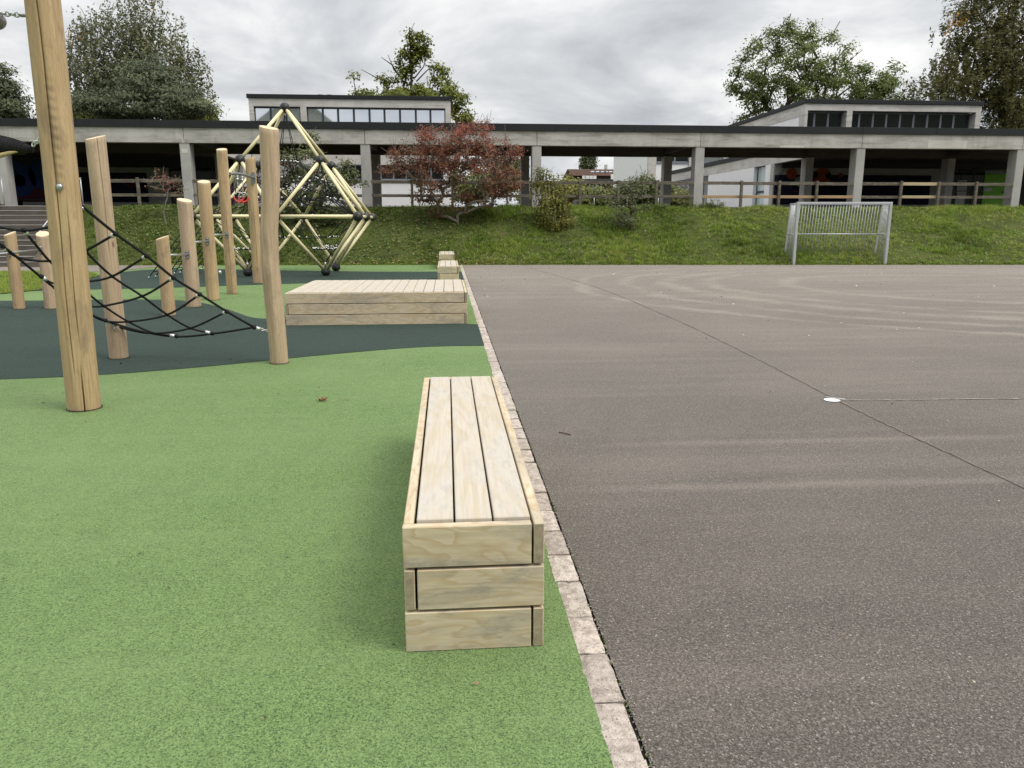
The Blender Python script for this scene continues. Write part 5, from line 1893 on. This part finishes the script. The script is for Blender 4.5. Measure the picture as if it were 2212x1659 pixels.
def branch_mesh(nodes, par, r_tip, seg=5, power=2.2, rmax=9):
    n = len(nodes)
    w = np.zeros(n)
    child = [0] * n
    for i in range(n - 1, 0, -1):
        if child[i] == 0:
            w[i] += 1
        w[par[i]] += w[i]
        child[par[i]] += 1
    rad = np.minimum(rmax, r_tip * np.maximum(w, 1) ** (1 / power))
    V, F = [], []
    for i in range(1, n):
        a, c = nodes[par[i]], nodes[i]
        d = c - a
        L = np.linalg.norm(d)
        if L < 1e-6:
            continue
        d = d / L
        u = np.cross(d, (0.3, 0.2, 1.0) if abs(d[2]) < 0.9 else (1, 0, 0))
        u /= np.linalg.norm(u)
        v = np.cross(d, u)
        ra, rc = min(rad[par[i]], rad[i] * 1.35), rad[i]
        sg_ = seg if rad[i] < r_tip * 3 else seg + 3
        o = len(V)
        for (q, r_) in ((a, ra), (c, rc)):
            for k in range(sg_):
                t = 2 * math.pi * k / sg_
                V.append(q + (u * math.cos(t) + v * math.sin(t)) * r_)
        for k in range(sg_):
            F.append((o + k, o + (k + 1) % sg_, o + sg_ + (k + 1) % sg_, o + sg_ + k))
    return np.array(V), np.array(F)


def in_blobs(blobs, n, shell=0.0):
    """points spread through ellipsoids (c, rx, ry, rz, weight)"""
    vol = np.array([b[1] * b[2] * b[3] * (b[4] if len(b) > 4 else 1) for b in blobs]) ** 0.75
    cnt = RNG.multinomial(n, vol / vol.sum())
    out = []
    for b, k in zip(blobs, cnt):
        d = RNG.normal(0, 1, (k, 3))
        d /= np.linalg.norm(d, axis=1)[:, None] + 1e-9
        r_ = RNG.random(k) ** (1 / (3 + shell * 4))
        out.append(np.array(b[0]) + d * r_[:, None] * np.array(b[1:4]))
    return np.concatenate(out)


def tree(name, label, cat, base, top, blobs, nclump, per, cr, leaf, lmat, bmat='bark', r_tip=0.02, droop=0.0, flat=0.7, seg=4, group=None, kink=0.12, bare=0.0, tint_fn=None, aspect=0.6, extra=None, power=2.2, rmax=9, twigs=0):
    t = thing(name, label, cat, base, group)
    cl_pts = in_blobs(blobs, nclump, 0.6)
    if extra is not None:
        cl_pts = np.concatenate([cl_pts, extra])
    nodes, par = skeleton(base, top, cl_pts, kink)
    if twigs:
        m0 = len(nodes)
        for q in range(twigs):
            j = RNG.integers(9, m0)
            L = RNG.uniform(0.5, 1.4) * cr * 1.6
            d = RNG.normal(0, 1, 3)
            d[2] = abs(d[2]) * 0.8
            d /= np.linalg.norm(d)
            nodes.append(nodes[j] + d * L * 0.5 + RNG.normal(0, 0.08, 3) * L)
            par.append(int(j))
            nodes.append(nodes[-1] + d * L * 0.5)
            par.append(len(nodes) - 2)
    V, F = branch_mesh(nodes, par, r_tip, seg, power, rmax)
    raw('trunk', V, F, bmat, t, smooth=True)
    k = RNG.random(len(cl_pts)) >= bare
    cp = cl_pts[k]
    n = len(cp) * per
    ci = np.repeat(np.arange(len(cp)), per)
    off = RNG.normal(0, 0.5, (n, 3)) * cr
    off[:, 2] *= flat
    if droop > 0:
        st = RNG.integers(0, 5, n)
        ang = st * 1.26 + ci * 0.7
        off[:, 0] = np.cos(ang) * cr * 0.62 + RNG.normal(0, 0.10 * cr, n)
        off[:, 1] = np.sin(ang) * cr * 0.62 + RNG.normal(0, 0.10 * cr, n)
        off[:, 2] = -droop * (0.45 + 0.55 * ((st * 7 + ci * 3) % 5) / 4) * RNG.random(n) ** 0.8 + 0.15 * cr
    Cc = cp[ci] + off
    out_ = off / (np.linalg.norm(off, axis=1)[:, None] + 1e-6)
    big_ = Cc - cp.mean(0)
    big_ /= np.linalg.norm(big_, axis=1)[:, None] + 1e-6
    V, F = leafquads(Cc, leaf * RNG.uniform(0.55, 1.3, n), RNG.normal(0, 0.45, (n, 3)) + 0.45 * out_ + 0.45 * big_ + np.array([0, -0.15, 0.55]), aspect)
    tint = np.clip(0.45 * RNG.random(n) + 0.48 * RNG.random(len(cp))[ci], 0, 0.94)
    if tint_fn is not None:
        tint = tint_fn(tint, Cc, ci, len(cp))
    raw('crown', V, F, lmat, t, tint=tint)
    return t


def blob(px, py, rx, ry, Y, dy=None, w=1.0):
    c = P(px, py, Y)
    s_ = np.linalg.norm(c - np.array((0, 0, CAM_Z))) / 1697.0
    return (c, rx * s_, (dy if dy else rx * s_ * 0.9), ry * s_, w)


def gp_base(px, Y, z=TER_Z):
    q = P(px, 400, Y)
    return (float(q[0]), float(Y), z)


def some_orange(share):
    def f(t, C, ci, nc):
        pick = RNG.random(nc) < share
        return np.where(pick[ci], 1.0, np.minimum(t, 0.93))
    return f


# tall weeping birch and dark conifer, left
Yt = 62.0
tree('birch_tree', 'tall weeping birch rising behind the roof at the left', 'tree', gp_base(300, Yt), P(305, 60, Yt),
     [blob(300, 25, 50, 50, Yt), blob(250, 75, 70, 60, Yt), blob(350, 80, 50, 55, Yt), blob(215, 130, 70, 60, Yt), blob(330, 140, 75, 60, Yt), blob(190, 190, 55, 55, Yt), blob(395, 150, 45, 55, Yt), blob(300, -40, 35, 40, Yt), blob(435, 215, 30, 28, Yt, None, .5), blob(270, 200, 80, 50, Yt)],
     400, 62, 0.85, 0.125, 'lf_birch', 'bark_pale', 0.022, droop=2.2, tint_fn=some_orange(0.012), aspect=0.5)
Yt = 54.0
tree('conifer_tree', 'dark spreading conifer in front of the weeping birch', 'tree', gp_base(300, Yt), P(320, 120, Yt),
     [blob(310, 225, 115, 32, Yt), blob(330, 195, 85, 26, Yt), blob(325, 165, 60, 22, Yt), blob(330, 140, 34, 18, Yt), blob(235, 240, 70, 20, Yt), blob(380, 240, 60, 18, Yt)],
     150, 120, 1.15, 0.12, 'lf_conifer', 'bark', 0.02, flat=0.17, aspect=0.4)
Yt = 60.0
tree('spruce_tree', 'dark spruce at the left edge of the roof line', 'tree', gp_base(-5, Yt), P(-8, 130, Yt),
     [blob(-10, 240, 52, 22, Yt), blob(-8, 212, 42, 18, Yt), blob(-6, 188, 30, 16, Yt), blob(-5, 160, 16, 16, Yt)], 150, 75, 0.8, 0.15, 'lf_conifer', 'bark', 0.02, flat=0.4, aspect=0.35)
tree('small_tree', 'small yellow-green tree top peeping over the roof at left', 'tree', gp_base(410, 57), P(410, 245, 57),
     [blob(415, 248, 34, 18, 57), blob(196, 250, 34, 14, 57, None, .4)], 70, 60, 0.9, 0.16, 'lf_maple', 'bark', 0.02)
# maple with dead twigs behind the pavilion
Yt = 56.0
dead = np.array([P(a, c, Yt + RNG.uniform(-1, 1)) for a, c in ((824, 124), (838, 118), (861, 108), (924, 112), (884, 58), (890, 60), (780, 150), (936, 140))])
maple = tree('maple_tree', 'sparse yellow-green maple with bare dead branches behind the pavilion', 'tree', gp_base(885, Yt), P(888, 120, Yt),
     [blob(880, 230, 80, 32, Yt), blob(955, 215, 40, 38, Yt), blob(1000, 245, 20, 34, Yt), blob(780, 222, 24, 36, Yt, None, .8), blob(885, 190, 36, 30, Yt), blob(888, 118, 14, 34, Yt, None, 1.6), blob(912, 98, 13, 26, Yt, None, 1.2), blob(872, 140, 13, 26, Yt), blob(950, 160, 17, 20, Yt, None, .8), blob(762, 178, 7, 16, Yt, None, .6), blob(820, 180, 18, 12, Yt, None, .4), blob(883, 76, 5, 12, Yt, None, 1.2)],
     230, 70, 0.46, 0.105, 'lf_maple', 'bark', 0.018, tint_fn=some_orange(0.006), twigs=160, aspect=0.75)
for q in dead:
    a = P(885, 190, Yt) * 0.72 + np.array(q) * 0.28
    obj('dead_branch', MB().tube([a, (a * .5 + np.array(q) * .5) + RNG.normal(0, .12, 3), q], [0.055, 0.04, 0.018], 6), 'bark', maple)
# round ash behind the right wing and its smaller neighbour
Yt = 66.0
tree('ash_tree', 'broad round green ash tree behind the right wing', 'tree', gp_base(1700, Yt), P(1700, 190, Yt),
     [blob(1690, 130, 80, 60, Yt), blob(1760, 120, 70, 55, Yt), blob(1640, 170, 55, 55, Yt), blob(1800, 165, 55, 50, Yt), blob(1735, 80, 60, 30, Yt), blob(1610, 215, 40, 40, Yt), blob(1700, 220, 80, 40, Yt), blob(1780, 200, 70, 40, Yt), blob(1590, 250, 28, 16, Yt, None, .6), blob(1835, 190, 25, 40, Yt)],
     190, 100, 0.68, 0.125, 'lf_ash', 'bark', 0.03, twigs=120, aspect=0.5)
tree('ash_tree', 'smaller green tree between the round ash and the willow', 'tree', gp_base(1890, Yt), P(1890, 200, Yt),
     [blob(1885, 185, 38, 40, Yt), blob(1920, 165, 22, 25, Yt), blob(1865, 160, 18, 22, Yt), blob(1900, 205, 50, 25, Yt)], 60, 100, 0.66, 0.125, 'lf_ash', 'bark', 0.03, aspect=0.5)
# great willow at the right edge
Yt = 52.0
tree('willow_tree', 'huge drooping willow filling the upper right corner', 'tree', gp_base(2170, Yt), P(2165, 60, Yt),
     [blob(2150, 40, 75, 70, Yt), blob(2200, 120, 80, 100, Yt), blob(2110, 140, 75, 70, Yt), blob(2060, 70, 35, 50, Yt, None, .7), blob(2030, 190, 60, 55, Yt), blob(2150, 230, 90, 50, Yt), blob(2240, 60, 70, 90, Yt), blob(2250, 200, 80, 80, Yt), blob(1985, 205, 30, 25, Yt, None, .6), blob(2130, -60, 70, 50, Yt)],
     560, 84, 0.85, 0.125, 'lf_willow', 'bark', 0.022, droop=1.5, tint_fn=some_orange(0.010), aspect=0.4)
# behind the pavilion at the far left of the willow, trees seen under the walk
for (px, py, rx, ry, Y, nm, lab, lm) in (
        (1010, 395, 60, 42, 52, 'garden_tree', 'green garden tree behind the red shrub under the walk', 'lf_hedge'),
        (1095, 375, 40, 40, 56, 'garden_tree', 'green garden tree between the rear columns at centre', 'lf_hedge'),
        (1222, 412, 24, 20, 46, 'garden_shrub', 'olive garden shrub left of the far houses', 'lf_yellow'),
        (1275, 428, 60, 18, 48, 'hedge', 'yellow-green hedge below the far houses', 'lf_hedge'),
        (1180, 425, 60, 20, 50, 'hedge', 'low olive hedge behind the yellow-green shrub', 'lf_yellow'),
        (1385, 420, 55, 24, 44, 'hedge', 'dense green creeper hedge behind the fence at centre', 'lf_hedge'),
        (1455, 432, 28, 16, 44, 'hedge', 'small dark hedge beside the far pavilion pier', 'lf_hedge')):
    q = P(px, py, Y)
    s_ = Y / 1697.0
    tree(nm, lab, 'hedge' if nm == 'hedge' else 'tree' if nm == 'garden_tree' else 'shrub', gp_base(px, Y), (q[0], Y, max(TER_Z + .4, q[2] - 0.3)), [blob(px, py, rx, ry, Y, 1.4), blob(px - rx * .4, py + ry * .3, rx * .6, ry * .7, Y, 1.2), blob(px + rx * .4, py + ry * .25, rx * .6, ry * .7, Y, 1.2)], 90, 60, 0.55, 0.10, lm, 'bark', 0.012)
creep = tree('creeper', 'arching dark creeper against the far white pavilion', 'shrub', gp_base(1400, 43), P(1395, 412, 43),
     [blob(1375, 400, 25, 8, 43, .5), blob(1415, 400, 28, 10, 43, .5), blob(1400, 388, 18, 8, 43, .5), blob(1350, 408, 16, 7, 43, .5), blob(1395, 412, 45, 8, 43, .5)], 60, 26, 0.3, 0.085, 'lf_mixed', 'bark', 0.012)
Yt = 150.0
tree('far_conifer', 'distant dark conifer above the brown roof in the gap', 'tree', gp_base(1271, Yt, 0), P(1271, 338, Yt),
     [blob(1271, 355, 13, 12, Yt), blob(1271, 342, 10, 12, Yt), blob(1271, 326, 7, 12, Yt)], 70, 60, 0.9, 0.26, 'lf_conifer', 'bark', 0.03)


# shrubs on the bank
def bank_base(px, Y):
    q = P(px, 400, Y)
    return (float(q[0]), float(Y), float(bank_z(q[0], Y)) - 0.03)


def red_green(t, C, ci, nc):
    # lower sprays have turned brown, upper ones bright red
    hi = np.clip((C[:, 2] - 2.6) / 2.0, 0, 1)
    return np.clip(t * 0.75 + 0.24 * hi + 0.05 * RNG.random(len(t)), 0, 1)


Yt = 28.2
tree('red_shrub', 'large spreading shrub with red autumn leaves on the bank', 'shrub', bank_base(988, Yt), P(988, 462, Yt),
     [blob(960, 300, 62, 26, Yt), blob(1030, 288, 52, 24, Yt), blob(1085, 325, 36, 26, Yt), blob(895, 340, 50, 26, Yt), blob(855, 370, 28, 16, Yt), blob(945, 380, 60, 30, Yt), blob(1050, 375, 68, 38, Yt), blob(930, 420, 42, 20, Yt, None, .8), blob(1090, 395, 34, 38, Yt), blob(955, 464, 24, 18, Yt, None, .9), blob(1010, 335, 70, 30, Yt), blob(1050, 425, 50, 20, Yt, None, .6), blob(1000, 440, 30, 24, Yt, None, .5)],
     310, 62, 0.25, 0.037, 'lf_red', 'bark_grey', 0.0055, twigs=900, aspect=0.75, tint_fn=red_green, kink=0.22, rmax=0.05)
Yt = 28.4
tree('mixed_shrub', 'dense green shrub with crimson sprays behind the climbing frame', 'shrub', bank_base(665, Yt), P(665, 440, Yt),
     [blob(650, 350, 50, 30, Yt), blob(690, 395, 70, 40, Yt), blob(640, 420, 60, 50, Yt), blob(660, 480, 68, 28, Yt), blob(745, 385, 24, 40, Yt, None, .7), blob(675, 305, 16, 22, Yt, None, .6), blob(600, 370, 24, 40, Yt), blob(780, 395, 14, 28, Yt, None, .5), blob(715, 450, 50, 40, Yt)],
     230, 36, 0.25, 0.050, 'lf_mixed', 'bark_grey', 0.006, twigs=120, aspect=0.75, rmax=0.04)
Yt = 28.0
tree('yellow_shrub', 'upright yellow-green shrub on the bank at centre', 'shrub', bank_base(1195, Yt), P(1195, 440, Yt),
     [blob(1195, 455, 40, 38, Yt), blob(1182, 412, 28, 36, Yt), blob(1208, 432, 26, 30, Yt), blob(1158, 380, 9, 28, Yt, None, .8), blob(1176, 382, 14, 24, Yt, None, .7), blob(1200, 475, 42, 16, Yt)],
     230, 52, 0.18, 0.036, 'lf_yellow', 'bark_grey', 0.005, droop=0.40, twigs=90)
Yt = 27.6
tree('grey_shrub', 'loose grey-green shrub with dark stem on the bank', 'shrub', bank_base(1366, Yt), P(1363, 440, Yt),
     [blob(1365, 410, 34, 20, Yt, None, .7), blob(1345, 440, 30, 22, Yt, None, .6), blob(1385, 440, 26, 20, Yt, None, .6), blob(1350, 475, 30, 14, Yt), blob(1375, 385, 18, 12, Yt, None, .5)],
     85, 20, 0.20, 0.036, 'lf_grey', 'bark', 0.006, twigs=110)
Yt = 28.3
tree('twig_shrub', 'thin young shrub with few red leaves at the left of the bank', 'shrub', bank_base(352, Yt), P(354, 462, Yt),
     [blob(342, 395, 22, 20, Yt), blob(372, 405, 22, 18, Yt), blob(355, 385, 18, 10, Yt, None, .6)], 34, 8, 0.16, 0.036, 'lf_red', 'bark_grey', 0.005, twigs=50, rmax=0.02)
tree('weed_bush', 'small leafy weed bush at the top of the bank', 'shrub', bank_base(1543, 29.3), P(1543, 440, 29.3),
     [blob(1543, 440, 18, 10, 29.3), blob(1530, 446, 20, 6, 29.3)], 26, 30, 0.12, 0.03, 'lf_grey', 'bark', 0.004)
tree('weed_bush', 'leafy weeds at the foot of the column, centre right', 'shrub', bank_base(1500, 29.2), P(1500, 446, 29.2),
     [blob(1495, 446, 26, 7, 29.2), blob(1420, 448, 30, 6, 29.2)], 30, 30, 0.12, 0.03, 'lf_weed', 'bark', 0.004)

# wooded hills behind the photographer, seen in the clerestory panes
hv, hf = [], []
hx = np.linspace(-500, 500, 120)
for x in hx:
    hgt = 17 + 9 * fbm(np.array([x]), np.array([3.0]), 0.02)[0] + 3 * vnoise(np.array([x]), np.array([1.0]), 0.09)[0]
    hgt += 26 * math.exp(-((x + 62) / 26) ** 2) + 46 * math.exp(-((x - 190) / 85) ** 2)
    hv += [(x, -190, -1), (x, -260, hgt), (x, -400, -1)]
for i in range(len(hx) - 1):
    a = i * 3
    hf += [(a, a + 3, a + 4, a + 1), (a + 1, a + 4, a + 5, a + 2)]
raw('hills', np.array(hv), np.array(hf), 'hill', kind='structure', smooth=True)
